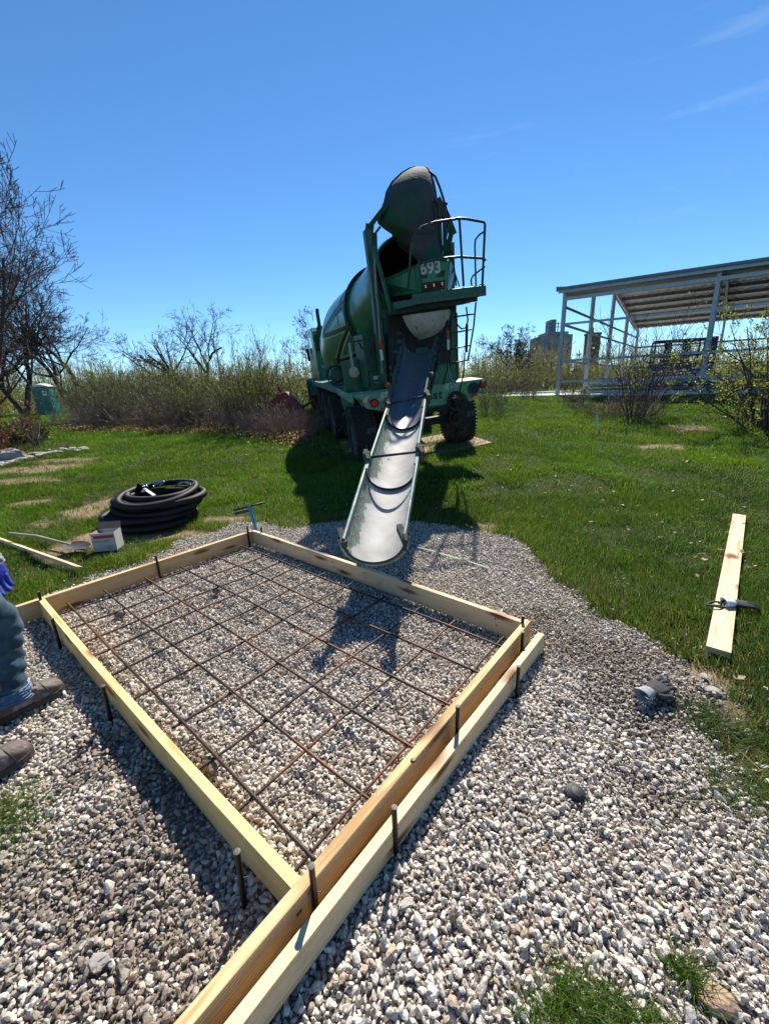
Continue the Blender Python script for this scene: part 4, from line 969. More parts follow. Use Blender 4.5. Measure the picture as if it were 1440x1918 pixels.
# chute
def chute_mat():
    mt, n, b = nodes('chute_lining'); N = n.nodes.new; K = n.links.new
    tcn = N('ShaderNodeTexCoord'); uvn = N('ShaderNodeAttribute'); uvn.attribute_name = 'Col'
    sep = N('ShaderNodeSeparateColor'); K(uvn.outputs['Color'], sep.inputs[0])      # r: side position 0..1
    nz = N('ShaderNodeTexNoise'); nz.inputs['Scale'].default_value = 13; nz.inputs['Detail'].default_value = 10; nz.inputs['Roughness'].default_value = .75; K(tcn.outputs['Object'], nz.inputs[0])
    nb = N('ShaderNodeTexNoise'); nb.inputs['Scale'].default_value = 4.5; nb.inputs['Detail'].default_value = 9; K(tcn.outputs['Object'], nb.inputs[0])
    r0 = N('ShaderNodeValToRGB'); r0.color_ramp.elements[0].position = .35; r0.color_ramp.elements[0].color = (.36, .35, .33, 1); r0.color_ramp.elements[1].position = .62; r0.color_ramp.elements[1].color = (.52, .51, .48, 1); K(nb.outputs[0], r0.inputs[0])
    # worn green/grey left flank : mask from side position plus noise
    mb0 = N('ShaderNodeMath'); mb0.operation = 'MULTIPLY_ADD'; mb0.inputs[1].default_value = .38; K(nb.outputs[0], mb0.inputs[0]); K(sep.outputs[0], mb0.inputs[2]); ma = N('ShaderNodeMath'); ma.operation = 'MULTIPLY_ADD'; ma.inputs[1].default_value = .30; K(nz.outputs[0], ma.inputs[0]); K(mb0.outputs[0], ma.inputs[2])
    r1 = N('ShaderNodeValToRGB'); r1.color_ramp.elements[0].position = .545; r1.color_ramp.elements[0].color = (1, 1, 1, 1); r1.color_ramp.elements[1].position = .57; r1.color_ramp.elements[1].color = (0, 0, 0, 1); K(ma.outputs[0], r1.inputs[0])
    n2 = N('ShaderNodeTexNoise'); n2.inputs['Scale'].default_value = 20; n2.inputs['Detail'].default_value = 8; K(tcn.outputs['Object'], n2.inputs[0])
    r2 = N('ShaderNodeValToRGB'); r2.color_ramp.elements[0].position = .50; r2.color_ramp.elements[0].color = (.16, .155, .14, 1); r2.color_ramp.elements[1].position = .58; r2.color_ramp.elements[1].color = (.11, .26, .18, 1); K(n2.outputs[0], r2.inputs[0])
    mx_ = N('ShaderNodeMixRGB'); K(r1.outputs[0], mx_.inputs[0]); K(r0.outputs[0], mx_.inputs[1]); K(r2.outputs[0], mx_.inputs[2])
    n4 = N('ShaderNodeTexVoronoi'); n4.inputs['Scale'].default_value = 26; K(tcn.outputs['Object'], n4.inputs[0]); r4 = N('ShaderNodeValToRGB'); r4.color_ramp.elements[0].position = .06; r4.color_ramp.elements[0].color = (1, 1, 1, 1); r4.color_ramp.elements[1].position = .11; r4.color_ramp.elements[1].color = (0, 0, 0, 1)
    K(n4.outputs[0], r4.inputs[0]); n5 = N('ShaderNodeMath'); n5.operation = 'MULTIPLY'; K(r4.outputs[0], n5.inputs[0])
    r5 = N('ShaderNodeValToRGB'); r5.color_ramp.elements[0].position = .55; r5.color_ramp.elements[1].position = .62; K(nz.outputs[0], r5.inputs[0]); K(r5.outputs[0], n5.inputs[1])
    m3_ = N('ShaderNodeMixRGB'); m3_.inputs[2].default_value = (.12, .11, .10, 1); K(n5.outputs[0], m3_.inputs[0]); K(mx_.outputs[0], m3_.inputs[1])
    K(m3_.outputs[0], b.inputs['Base Color']); b.inputs['Roughness'].default_value = .7; b.inputs['Specular IOR Level'].default_value = .3
    bp = N('ShaderNodeBump'); bp.inputs['Strength'].default_value = .4; bp.inputs['Distance'].default_value = .006; K(nz.outputs[0], bp.inputs['Height']); K(bp.outputs[0], b.inputs['Normal'])
    return mt
M_lining = chute_mat()
M_chout = pm('chute_outer_green', (.15, .27, .21), (.08, .17, .13), rough=.6, scale=10, c3=(.30, .31, .28), t3=.54, s3=8)
M_chdark = pm('shaded_chute_steel', (.15, .155, .17), (.10, .105, .12), rough=.4, scale=5, bump=.1, c3=(.03, .035, .045), t3=.62, s3=2.5)  # upper chute lies in shadow; that dark blue-grey is put into its colour
# rim points in world, at measured depths
Em = (G(0, 0, 0), )
top_l = TP(757, 630, -1.12); TW = T2W(TP(786, 631, -1.12)); EW = np.array([-.083, 2.64, .60])
def depth_for(py):
    lo, hi = 0., 1.
    for _ in range(40):
        m_ = (lo + hi) / 2
        if proj(EW + (TW - EW) * m_)[1] > py: lo = m_
        else: hi = m_
    return (EW + (TW - EW) * lo)[1]
def rim(lx, ly, rx, ry, Yd=None):
    Yd = Yd or depth_for((ly + ry) / 2); return AT(lx, ly, Yd), AT(rx, ry, Yd)
STN = [rim(643, 1010, 757, 1003), rim(690, 857, 784, 846), rim(727, 757, 797, 742), rim(757, 634, 816, 630)]
def gutter(name, A0, A1, sag=1.12, mats=None, over=.0, depth_in=0., nseg=10, closed_top=False, parent=truck, thick=.014, widen=0.):
    (l0, r0), (l1, r1) = A0, A1; ax = ((l1 + r1) / 2 - (l0 + r0) / 2); ln = np.linalg.norm(ax); ax /= ln
    rows = []; nr = 9
    for i in range(nr + 1):
        k = (i / nr) * (1 + over); l = l0 + (l1 - l0) * k; r = r0 + (r1 - r0) * k; mid = (l + r) / 2; s = (r - l); hw = np.linalg.norm(s) / 2 + widen; s = s / np.linalg.norm(s)
        dn = np.cross(ax, s); dn = dn / np.linalg.norm(dn); dn = dn if dn[2] < 0 else -dn
        row = []
        for j in range(25):
            t = j / 24; a = math.pi * t; row.append(W2T(mid - s * hw * math.cos(a) + dn * hw * sag * (math.sin(a) ** .85) + 0 * ax))
        rows.append(row)
    A = np.array(rows); nr_, nc = A.shape[:2]
    mb = MB(); mb.sheet(A[::-1], 0)
    c = np.tile(np.linspace(0, 1, nc), nr_)
    o = mb.build(name + '_lining', mats[0], parent, smooth=True)
    at = o.data.color_attributes.new('Col', 'FLOAT_COLOR', 'POINT'); at.data.foreach_set('color', np.stack([c, c, c, np.ones_like(c)], -1).astype(np.float32).ravel())
    du = np.gradient(A, axis=1); dv = np.gradient(A, axis=0); Nn = np.cross(du, dv); Nn /= np.linalg.norm(Nn, axis=2, keepdims=True)
    cen = A.mean(1, keepdims=True); sg = np.sign(((A - cen) * Nn).sum(2, keepdims=True)); Nn = Nn * np.where(sg == 0, 1, sg)
    m2 = MB(); m2.sheet(A + Nn * .003, 0); B = A + Nn * thick; m2.sheet(B, 0)
    # rims
    for jj in (0, nc - 1):
        m2.tube([A[i, jj] + (0, 0, .0) for i in range(nr_)], .012, 8)
    m2.sheet([A[0] + Nn[0] * .003, B[0]]); m2.sheet([A[-1] + Nn[-1] * .003, B[-1]])
    sh = m2.build(name, mats[1], parent, smooth='auto')
    m3 = MB(); 
    for i_, rr_ in ((0, .009),):
        m3.tube([p for p in (A[i_] + Nn[i_] * .012)], rr_, 6)
    m3.build('chute_lip', mats[2], sh, smooth=True)
    return A, Nn, sh
Als, Nls, sh1 = gutter('lower_chute', STN[0], STN[1], mats=[M_lining, M_chout, M_hood], over=.03)
S1b = (STN[1][0] * .985 + STN[1][1] * .015, STN[1][1] * .985 + STN[1][0] * .015)
def shrink(st, k): m_ = (st[0] + st[1]) / 2; return (m_ + (st[0] - m_) * k, m_ + (st[1] - m_) * k)
def ext(a, b, k): return (a[0] + (a[0] - b[0]) * k, a[1] + (a[1] - b[1]) * k)
mid0 = ext(shrink(STN[1], .93), STN[2], .17); Am, Nm, sh2 = gutter('middle_chute', mid0, STN[2], mats=[M_lining, M_chout, M_black], over=.02, sag=1.05)
up0 = ext(shrink(STN[2], .93), STN[3], .12); Au, Nu, sh3 = gutter('upper_chute', up0, STN[3], mats=[M_chdark, M_hood, M_black], over=.0, sag=1.0)
# hinge bars and brackets at each joint
for k_, (st, w_) in enumerate(((STN[1], 1), (STN[2], 1))):
    l, r = W2T(st[0]), W2T(st[1]); mb = MB(); mb.tube([l, r], .012, 8); mb.build('hinge_bar', M_frame, truck, smooth=True)
    for e, sg in ((l, -1), (r, 1)):
        mb = MB(); mb.box(e + np.array((sg * .012, 0, -.01)), (.035, .13, .12), Matrix.Rotation(rad(25), 3, 'X')); mb.lathe([(-.03, .0), (-.03, .035), (.03, .035), (.03, 0)], e + np.array((sg * .012, 0, .02)), (1, 0, 0), 14); mb.build('hinge_bracket', M_hood, truck)
for e, sg in ((W2T(STN[0][0]), -1), (W2T(STN[0][1]), 1)):
    mb = MB(); mb.box(e + np.array((sg * .0, .05, -.01)), (.04, .14, .06), Matrix.Rotation(rad(22), 3, 'X')); mb.build('end_hook', M_hood, truck)
mb = MB(); hp = W2T(STN[0][1]); mb.tube([hp + np.array((.0, -.01, .01)), hp + np.array((-.01, -.06, -.01)), hp + np.array((-.035, -.10, -.06))], .014, 6); mb.build('end_hook', M_hood, truck)
# hooked end flange
m3 = MB(); m3.sheet([list(Als[0] + Nls[0] * .003), list(Als[0] + Nls[0] * .04)]); m3.sheet([list(Als[0] + Nls[0] * .04), list(Als[0] + Nls[0] * .04 + (Als[1] - Als[0]) / np.linalg.norm(Als[1][0] - Als[0][0]) * .04)])
m3.build('end_flange', M_chout, truck)
rc_ = np.random.default_rng(12); mb = MB()
for A_c, N_c in ((Als, Nls), (Am, Nm)):
    for _ in range(38):
        i_ = rc_.integers(0, 9); j_ = int(np.clip(abs(rc_.normal(0, 3.2)), 0, 9)); t_ = rc_.random(); p_ = A_c[i_, j_] * (1 - t_) + A_c[i_ + 1 if i_ < 8 else i_, j_] * t_; nrm_ = N_c[i_, j_]
        pv, pf = rock_proto(I1, 9, rc_); s_ = rc_.uniform(.004, .012); v_ = pv * s_ * np.array((1, 1.7, 1)); v_ = v_ - np.outer(v_ @ nrm_, nrm_) * .72; mb.add([p_ + v for v in v_], [tuple(f) for f in pf])
tag(mb.build('mortar_crust', pm('mortar', (.27, .26, .24), (.17, .165, .15), rough=.95, scale=20), truck), kind='stuff')
# chute swivel bracket and splattered cheeks
mb = MB(); rng_ = random.Random(4)
for side, st in ((0, STN),):
    for t_ in np.linspace(0, 1, 26):
        for w_ in (0, 1):
            p = W2T(STN[2][w_] + (STN[3][w_] - STN[2][w_]) * t_); sx = -1 if w_ == 0 else 1
            s_ = rng_.uniform(.02, .055); pv, pf = rock_proto(I1, 9, np.random.default_rng(int(t_ * 1000) + w_)); mb.add([p + np.array((sx * .01, 0, -.03)) + v * s_ * np.array((.5, 1.3, 1.0)) for v in pv], [tuple(f) for f in pf])
tag(mb.build('cement_splatter', M_hood, sh3, smooth='auto'), kind='stuff')
mb = MB(); tl = W2T(STN[3][0]); tr_ = W2T(STN[3][1]); mb.beam(tl + np.array((-.02, .12, -.3)), tr_ + np.array((.02, .12, -.3)), .2, .12); mb.lathe([(-.9, .11), (0, .11)], (.1, -.62, 1.95), (0, 0, 1), 16); mb.beam((.1, -.85, 1.1), (.1, -.4, 1.1), .5, .3); mb.build('chute_pivot', M_dgreen, truck)
mb = MB(); mb.tube([W2T(STN[2][1]) + np.array((.05, .2, -.2)), TP(826, 650, -1.0), TP(838, 600, -.9)], .02, 8); mb.tube([TP(815, 640, -1.0), TP(835, 650, -.9), TP(838, 690, -.9), TP(830, 720, -1.0)], .015, 6)
mb.build('chute_cylinder', M_frame, truck, smooth=True)
# clevis lump on the upper left of chute
mb = MB()
for x, y in ((733, 690), (736, 700), (742, 660), (818, 665), (820, 680), (816, 690), (748, 640)):
    q = TP(x, y, -1.6 if y > 655 else -1.3); pv, pf = rock_proto(I1, 9, np.random.default_rng(x)); mb.add([q + v * .035 * np.array((1, 1.2, 1)) for v in pv], [tuple(f) for f in pf])
tag(mb.build('cement_lump', M_hood, sh3, smooth='auto'), kind='stuff')

# plywood mats under the wheels
M_ply = pm('muddy_plywood', (.40, .27, .18), (.28, .19, .13), rough=.9, scale=6, c3=(.16, .10, .07), t3=.55, s3=5, bump=.4)
def mat_board(pts, label, nm='plywood_mat'):
    W = [np.array(T2W(p)) for p in pts]; mb = MB(); z0 = lambda p: p
    mb.sheet([[W[0], W[1]], [W[3], W[2]]], .0); up = np.array((0, 0, .018)); c = sum(W) / 4
    mb = MB(); mb.add([p - c for p in W] + [p - c + up for p in W], [(3, 2, 1, 0), (4, 5, 6, 7), (0, 1, 5, 4), (1, 2, 6, 5), (2, 3, 7, 6), (3, 0, 4, 7)])
    o = mb.build(nm, M_ply); o.location = c; return tag(o, label, 'plywood sheet', 'plywood sheets under the truck wheels')
def onT(px, py, z=.0):
    d = ray(px, py); n = TB[:, 2]; t = ((TO + n * z - CO) @ n) / (d @ n); return TB.T @ (CO + d * t - TO)
q = onT(921, 829); mat_board([(q[0] - 1.45, q[1] - .15, -.014), (q[0], q[1], -.014), (q[0] - .1, q[1] + 1.5, -.014), (q[0] - 1.5, q[1] + 1.4, -.014)], 'muddy plywood sheet under the right rear wheel of the truck')
q = onT(648, 848); mat_board([(q[0], q[1], -.014), (q[0] + .75, q[1] + .02, -.014), (q[0] + .75, q[1] + 1.3, -.014), (q[0] + .05, q[1] + 1.2, -.014)], 'small plywood sheet under the left rear wheel, in deep shade')

# ------------------------------------------------------------------ vegetation
M_bark = attr_mat('bark', .9, .5, 30)
M_leaf = attr_mat('leaf', .5, 0, transl=.45, spec=.35)
class Tubes:
    def __init__(s): s.V = []; s.F = []; s.C = []; s.o = 0
    def add(s, P, r, n, col):
        P = np.asarray(P, float); k = len(P); d = np.gradient(P, axis=0); d /= np.linalg.norm(d, axis=1, keepdims=True) + 1e-9
        ref = np.where(np.abs(d[:, 2:3]) < .9, np.array([[0, 0, 1.]]), np.array([[1., 0, 0]])); a = np.cross(d, ref); a /= np.linalg.norm(a, axis=1, keepdims=True) + 1e-9; b = np.cross(a, d)
        t = 2 * np.pi * np.arange(n) / n; v = P[:, None] + (a[:, None] * np.cos(t)[None, :, None] + b[:, None] * np.sin(t)[None, :, None]) * np.asarray(r)[:, None, None]
        i = np.arange(k - 1)[:, None] * n; j = np.arange(n)[None]; f = np.stack([i + j, i + (j + 1) % n, i + n + (j + 1) % n, i + n + j], -1).reshape(-1)
        s.V.append(v.reshape(-1, 3)); s.F.append(f + s.o); s.o += k * n; s.C.append(np.repeat(np.array([col]), k * n, 0))
    def build(s, name, mat, parent=None):
        if not s.V: return None
        F_ = np.concatenate(s.F); return npmesh(name, np.concatenate(s.V), F_, np.full(len(F_) // 4, 4), mat, np.concatenate(s.C), parent, smooth=True)
def branch(T, rng, p, d, ln, r, lvl, maxl, prm, tips, col, T0=None):
    n = max(4, int(ln / prm['seg'])); pts = [p]; dd = np.array(d, float)
    for i in range(n):
        dd = dd + rng.normal(0, prm['wig'], 3) + np.array([0, 0, prm['up'] * (1 if lvl else prm.get('up0', .3))]); dd /= np.linalg.norm(dd); pts.append(pts[-1] + dd * ln / n)
    pts = np.array(pts); rs = r * (1 - np.linspace(0, 1, n + 1) * (.75 if lvl < maxl else .85)); sides = 8 if lvl == 0 else (5 if lvl == 1 else 3)
    (T0 if (lvl == 0 and T0 is not None) else T).add(pts, np.maximum(rs, prm['rmin']), sides, col * rng.uniform(.8, 1.2))
    if lvl >= maxl: tips.append(pts); return
    nc = int(round(prm['n'][lvl] * rng.uniform(.8, 1.2)))
    for c in range(nc):
        t = rng.uniform(prm['t0'][lvl], 1.0); i = min(int(t * n), n - 1); q = pts[i] + (pts[i + 1] - pts[i]) * (t * n - i); ax = pts[i + 1] - pts[i]; ax /= np.linalg.norm(ax)
        o = rng.normal(0, 1, 3); o -= ax * (o @ ax); o /= np.linalg.norm(o) + 1e-9; an = rng.uniform(*prm['ang']); nd = ax * math.cos(an) + o * math.sin(an)
        branch(T, rng, q, nd, ln * prm['lr'][lvl] * rng.uniform(.6, 1.15) * (1.15 - .5 * t), rs[i] * prm['rr'], lvl + 1, maxl, prm, tips, col, T0)
def leaves_on(tips, rng, n, size, cols, droop=0):
    V, C = [], []
    for _ in range(n):
        t = tips[rng.integers(len(tips))]; i = rng.integers(len(t) // 3, len(t)); p = t[min(i, len(t) - 1)] + rng.normal(0, size * .8, 3)
        if math.hypot(p[0], p[1]) > 2.3: continue
        a = rng.normal(size=3); a /= np.linalg.norm(a); b = np.cross(a, rng.normal(size=3)); b /= np.linalg.norm(b); s_ = size * rng.uniform(.5, 1.2)
        V += [p - a * s_, p + b * s_ * .45, p + a * s_, p - b * s_ * .45]; C += [cols[rng.integers(len(cols))] * rng.uniform(.7, 1.3)] * 4
    V = np.array(V); return V, np.arange(len(V)), np.array(C)
def tree(name, loc, h, r, label, cat='bare tree', group=None, seed=0, lean=(0, 0), prm=None, trunk_frac=.45, col=(.10, .08, .065), leaves=None, maxl=4, multi=1, spread=.5):
    rng = np.random.default_rng(seed); root = empty(name, tuple(loc), label, cat, group); T0 = Tubes(); T = Tubes(); tips = []
    P_ = dict(seg=.35, wig=.09, up=.05, up0=.1, n=[9, 6, 5, 4], t0=[.35, .25, .2, .15], ang=(.45, .95), lr=[.62, .58, .52, .5], rr=.55, rmin=.004); P_.update(prm or {})
    col = np.array(col)
    for k in range(multi):
        a = 2 * math.pi * k / multi + rng.uniform(0, 1); s_ = spread if multi > 1 else 0
        branch(T, rng, np.array([math.cos(a) * .1 * s_, math.sin(a) * .1 * s_, -.1]), np.array([lean[0] + math.cos(a) * s_, lean[1] + math.sin(a) * s_, 1.]), h * trunk_frac * rng.uniform(.85, 1.1), r, 0, maxl, P_, tips, col, T0)
    T0.build('trunk', M_bark, root); T.build('crown', M_bark, root)
    if leaves:
        V_, F_, C_ = leaves_on(tips, rng, leaves[0], leaves[1], [np.array(c) for c in leaves[2]]); npmesh('foliage', V_, F_, np.full(len(F_) // 4, 4), M_leaf, C_, root)
    return root
def on(px, py, dy=0): q = PT(px, py); return (q[0], q[1], q[2] - .03)
def onXY(x, y): return (x, y, tz(x, y) - .05)

asc = dict(seg=.24, wig=.035, up=.10, up0=.04, n=[11, 8, 5, 3], t0=[.18, .15, .15, .2], ang=(.55, 1.05), lr=[.62, .55, .55, .6], rr=.5, rmin=.0055)
q = AT(-75, 745, 10.8)
tree('bare_tree', onXY(q[0], q[1]), 8.6, .085, 'tall bare tree at the left edge with long upswept branches', seed=3, lean=(.20, -.05), prm=asc, trunk_frac=.66, col=(.105, .085, .075), multi=5, spread=.30)
q = AT(-60, 745, 9.0)
spd = dict(seg=.36, wig=.11, up=.03, n=[10, 7, 6, 5], t0=[.25, .25, .2, .2], ang=(.5, 1.0), lr=[.75, .6, .55, .5], rr=.56, rmin=.011)
q = AT(40, 745, 37); tree('bare_tree', onXY(q[0], q[1]), 16, .24, 'dense bare tree behind the portable toilet, left of two', seed=12, prm=spd, trunk_frac=.55, col=(.055, .045, .04), multi=2, spread=.35)
q = AT(135, 745, 38); tree('bare_tree', onXY(q[0], q[1]), 15.5, .22, 'dense bare tree behind the portable toilet, right of two', seed=5, prm=spd, trunk_frac=.52, col=(.055, .045, .04), multi=3, spread=.35)
q = AT(-20, 745, 36); tree('bare_tree', onXY(q[0], q[1]), 15, .2, 'dark bare tree at the left edge behind the tall one', seed=8, prm=spd, trunk_frac=.52, col=(.055, .045, .04), multi=2, spread=.3)
q = AT(372, 735, 27); tree('bare_tree', onXY(q[0], q[1]), 9.0, .17, 'round bare tree above the thicket, halfway between toilet and truck', seed=22, prm=dict(spd, rmin=.0075, wig=.15, n=[7, 6, 4, 3]), trunk_frac=.55, col=(.08, .065, .055), multi=3, spread=.65)
q = AT(955, 720, 33); tree('bare_tree', onXY(q[0], q[1]), 6.6, .11, 'bare tree rising right of the truck in the distance', seed=31, prm=dict(spd, rmin=.010), trunk_frac=.5, col=(.07, .055, .05), multi=2, spread=.5)
q = AT(1020, 720, 40); tree('bare_tree', onXY(q[0], q[1]), 6.0, .11, 'bare brown tree in front of the distant grain elevator', seed=33, prm=dict(spd, rmin=.014), trunk_frac=.5, col=(.10, .07, .065), multi=2, spread=.6)
q = AT(600, 720, 45); tree('bare_tree', onXY(q[0], q[1]), 9.0, .10, 'thin bare tree behind the cab of the truck', seed=37, prm=dict(spd, rmin=.012), trunk_frac=.6, col=(.10, .08, .07), multi=1)

# shrub prototypes
GREENS = [(.16, .19, .055), (.12, .15, .045), (.20, .22, .07), (.10, .12, .04)]
whip = dict(seg=.22, wig=.10, up=.06, up0=.2, n=[6, 4, 3], t0=[.15, .15, .15], ang=(.3, .8), lr=[.5, .5, .5], rr=.55, rmin=.0045)
def shrub_proto(name, h, stems, seed, col, leaves, prm=None, maxl=2, spread=.7, baser=.35, r=.016):
    rng = np.random.default_rng(seed); root = empty(name); T = Tubes(); tips = []; P_ = dict(whip); P_.update(prm or {})
    for k in range(stems):
        a = rng.uniform(0, 6.283); s_ = abs(rng.normal(0, spread)); b = baser * rng.random() ** .5
        branch(T, rng, np.array([math.cos(a) * b, math.sin(a) * b, -.05]), np.array([math.cos(a) * s_, math.sin(a) * s_, 1.]), h * rng.uniform(.45, .95), r * rng.uniform(.6, 1.1), 0, maxl, P_, tips, np.array(col))
    T.build('stems', M_bark, root)
    if leaves: 
        V_, F_, C_ = leaves_on(tips, rng, leaves[0], leaves[1], [np.array(c) for c in leaves[2]]); npmesh('foliage', V_, F_, np.full(len(F_) // 4, 4), M_leaf, C_, root)
    return root
class Proto:
    def __init__(s, f): s.f = f; s.o = None; s.n = 0
    def put(s, x, y, rz, sc, label, cat, group, z=None):
        if s.o is None: s.o = s.f(); o = s.o
        else: o = copy_tree(s.o)
        o.location = (x, y, tz(x, y) - .04 if z is None else z); o.rotation_euler = (0, 0, rz); o.scale = (sc[0], sc[0], sc[1]) if hasattr(sc, '__len__') else (sc,) * 3
        return tag(o, label, cat, group)
PA = Proto(lambda: shrub_proto('budding_shrub', 2.9, 42, 101, (.13, .105, .085), (5200, .034, GREENS), spread=.42, baser=.9))
PA2 = Proto(lambda: shrub_proto('budding_shrub', 2.7, 38, 102, (.12, .10, .08), (4600, .036, GREENS), spread=.5, baser=.8))
PB = Proto(lambda: shrub_proto('bare_brush', 1.9, 46, 103, (.20, .16, .13), (600, .03, GREENS), spread=.75, baser=.7, r=.010))
PC = Proto(lambda: shrub_proto('dead_cane_clump', 1.15, 80, 104, (.27, .19, .155), None, spread=.85, baser=.6, maxl=1, r=.008, prm=dict(n=[3, 2, 2], up=-.02)))
rr_ = random.Random(9)
G1 = 'budding shrubs of the thicket behind the lawn'; L1 = 'olive-green budding shrub in the thicket between the toilet and the truck'
for i, px in enumerate([175, 190, 215, 255, 300, 345, 395, 440, 482, 500, 565]):
    Y = 21 + rr_.uniform(-.8, 1.2) + (1.5 if px < 200 else 0); q = AT(px, 740, Y); (PA if i % 2 else PA2).put(q[0], q[1], rr_.uniform(0, 6), (rr_.uniform(.85, 1.15), rr_.uniform(.62, .95) * (1.25 if 150 < px < 300 else .95)), L1, 'shrub', G1)
for i, px in enumerate([180, 200, 232, 275, 322, 365, 418, 462, 505]):
    Y = 24.5 + rr_.uniform(-.8, 1.2); q = AT(px, 740, Y); (PA2 if i % 2 else PA).put(q[0], q[1], rr_.uniform(0, 6), (rr_.uniform(.9, 1.2), rr_.uniform(.62, .95)), L1, 'shrub', G1)
for i, (px, Y, s_) in enumerate([(215, 18.5, .9), (350, 16.0, 1.0), (468, 14.2, 1.15)]):
    q = AT(px, 745, Y); PA.put(q[0], q[1], i * 2.1 + 1, (.6 * s_, .92 * s_), ('sparse shrub standing in front of the thicket, nearest the toilet', 'upright leafy shrub in front of the middle of the thicket', 'tall twiggy shrub at the right end of the thicket near the truck')[i], 'shrub', None)
for i, (px, Y) in enumerate([(170, 19.5), (200, 18.7), (240, 18.2), (282, 17.6), (322, 17.0), (368, 16.6), (405, 15.8), (436, 15.4), (462, 14.8)]):
    q = AT(px, 760, Y); PB.put(q[0], q[1], rr_.uniform(0, 6), rr_.uniform(.75, 1.05), 'tangle of bare grey-brown twigs along the foot of the thicket', 'brush', 'bare brush at the foot of the thicket')
for i, (px, Y) in enumerate([(160, 18.6), (300, 16.8), (415, 15.0), (455, 14.0), (488, 13.2), (512, 12.6), (535, 12.1), (556, 11.7), (500, 12.9), (522, 12.4), (250, 17.6), (350, 16.2)]):
    q = AT(px, 770, Y); PC.put(q[0], q[1], rr_.uniform(0, 6), rr_.uniform(.7, 1.0), 'low clump of pinkish dead canes where the lawn meets the thicket', 'dead canes', 'dead cane clumps along the lawn edge')
# right of the truck
for i, (px, Y, s_) in enumerate([(908, 31, 1.1), (925, 12.5, .55), (950, 33, 1.0), (990, 17.5, .42), (930, 34, 1.1), (1075, 14.5, .5)]):
    q = AT(px, 735, Y); PB.put(q[0], q[1], rr_.uniform(0, 6), (s_ * .8, s_ * 1.15), 'thin bare brush between the truck and the steel building', 'brush', 'bare brush right of the truck')
for i, (px, Y, s_) in enumerate([(910, 24, .8), (945, 27, .9), (985, 30, .8), (1025, 31, .75), (1065, 30, .7), (1100, 30, .75), (1140, 34, .7), (1190, 36, .8)]):
    q = AT(px, 725, Y); (PA if i % 2 else PA2).put(q[0], q[1], rr_.uniform(0, 6), s_ * 1.0, 'green budding shrub in the hedge behind the concrete slab', 'shrub', 'shrubs behind the concrete slab')
q = PT(1185, 782)
_s1 = shrub_proto('wild_shrub', 2.9, 30, 211, (.12, .085, .075), (900, .026, [(.22, .26, .12), (.16, .20, .08)]), spread=.62, baser=.22, maxl=2, r=.014, prm=dict(n=[6, 3, 3], rmin=.0035, wig=.07))
_s1.location = (q[0], q[1], q[2] - .05); tag(_s1, 'tall twiggy shrub with tiny buds in front of the steel building', 'shrub')
_s1.scale = (1.05, 1.05, .95)
_c = PC.put(q[0], q[1] - .1, 1, (1.1, .75), 'reddish dead canes around the foot of the twiggy shrub by the building', 'dead canes', None)
q2 = PT(1150, 775); PC.put(q2[0] - .5, q2[1], 3, (.8, .55), 'small clump of dead canes left of the twiggy shrub', 'dead canes', None)
q = PT(1425, 808)
_s2 = shrub_proto('spreading_shrub', 3.0, 26, 311, (.11, .085, .07), (5200, .036, [(.21, .24, .05), (.16, .19, .04), (.26, .28, .07), (.11, .14, .035)]), spread=.75, baser=.25, maxl=3, r=.028, prm=dict(n=[6, 4, 3], up=.02, rmin=.004))
_s2.location = (q[0] + .3, q[1] + .3, q[2] - .05); tag(_s2, 'spreading shrub with bright yellow-green leaves at the right edge', 'shrub')
# left edge garden bed
q = PT(35, 832)
_s3 = shrub_proto('evergreen_shrub', .95, 60, 411, (.06, .05, .035), (5200, .05, [(.05, .07, .025), (.08, .09, .03), (.11, .10, .04)]), spread=1.1, baser=.7, maxl=2, r=.012, prm=dict(up=.0))
_s3.location = (q[0] - .5, q[1] + .2, q[2] - .05); tag(_s3, 'low dark evergreen shrub behind the boulder at the left edge', 'shrub')
q = PT(70, 838)
_s4 = shrub_proto('ornamental_shrub', 1.9, 12, 412, (.14, .11, .09), None, spread=.7, baser=.08, maxl=3, r=.016, prm=dict(rmin=.003, n=[6, 4, 3]))
_s4.location = (q[0], q[1], q[2] - .03); tag(_s4, 'small leafless ornamental shrub beside the boulder at the left', 'shrub')
q = AT(-60, 760, 11)
_s5 = shrub_proto('red_leaf_shrub', 1.7, 34, 413, (.09, .06, .05), (2600, .035, [(.16, .05, .04), (.10, .035, .03), (.2, .09, .06)]), spread=.5, baser=.6, maxl=2, r=.014)
_s5.location = onXY(q[0], q[1]); tag(_s5, 'dark red-leaved shrub at the left edge in front of the toilet', 'shrub')

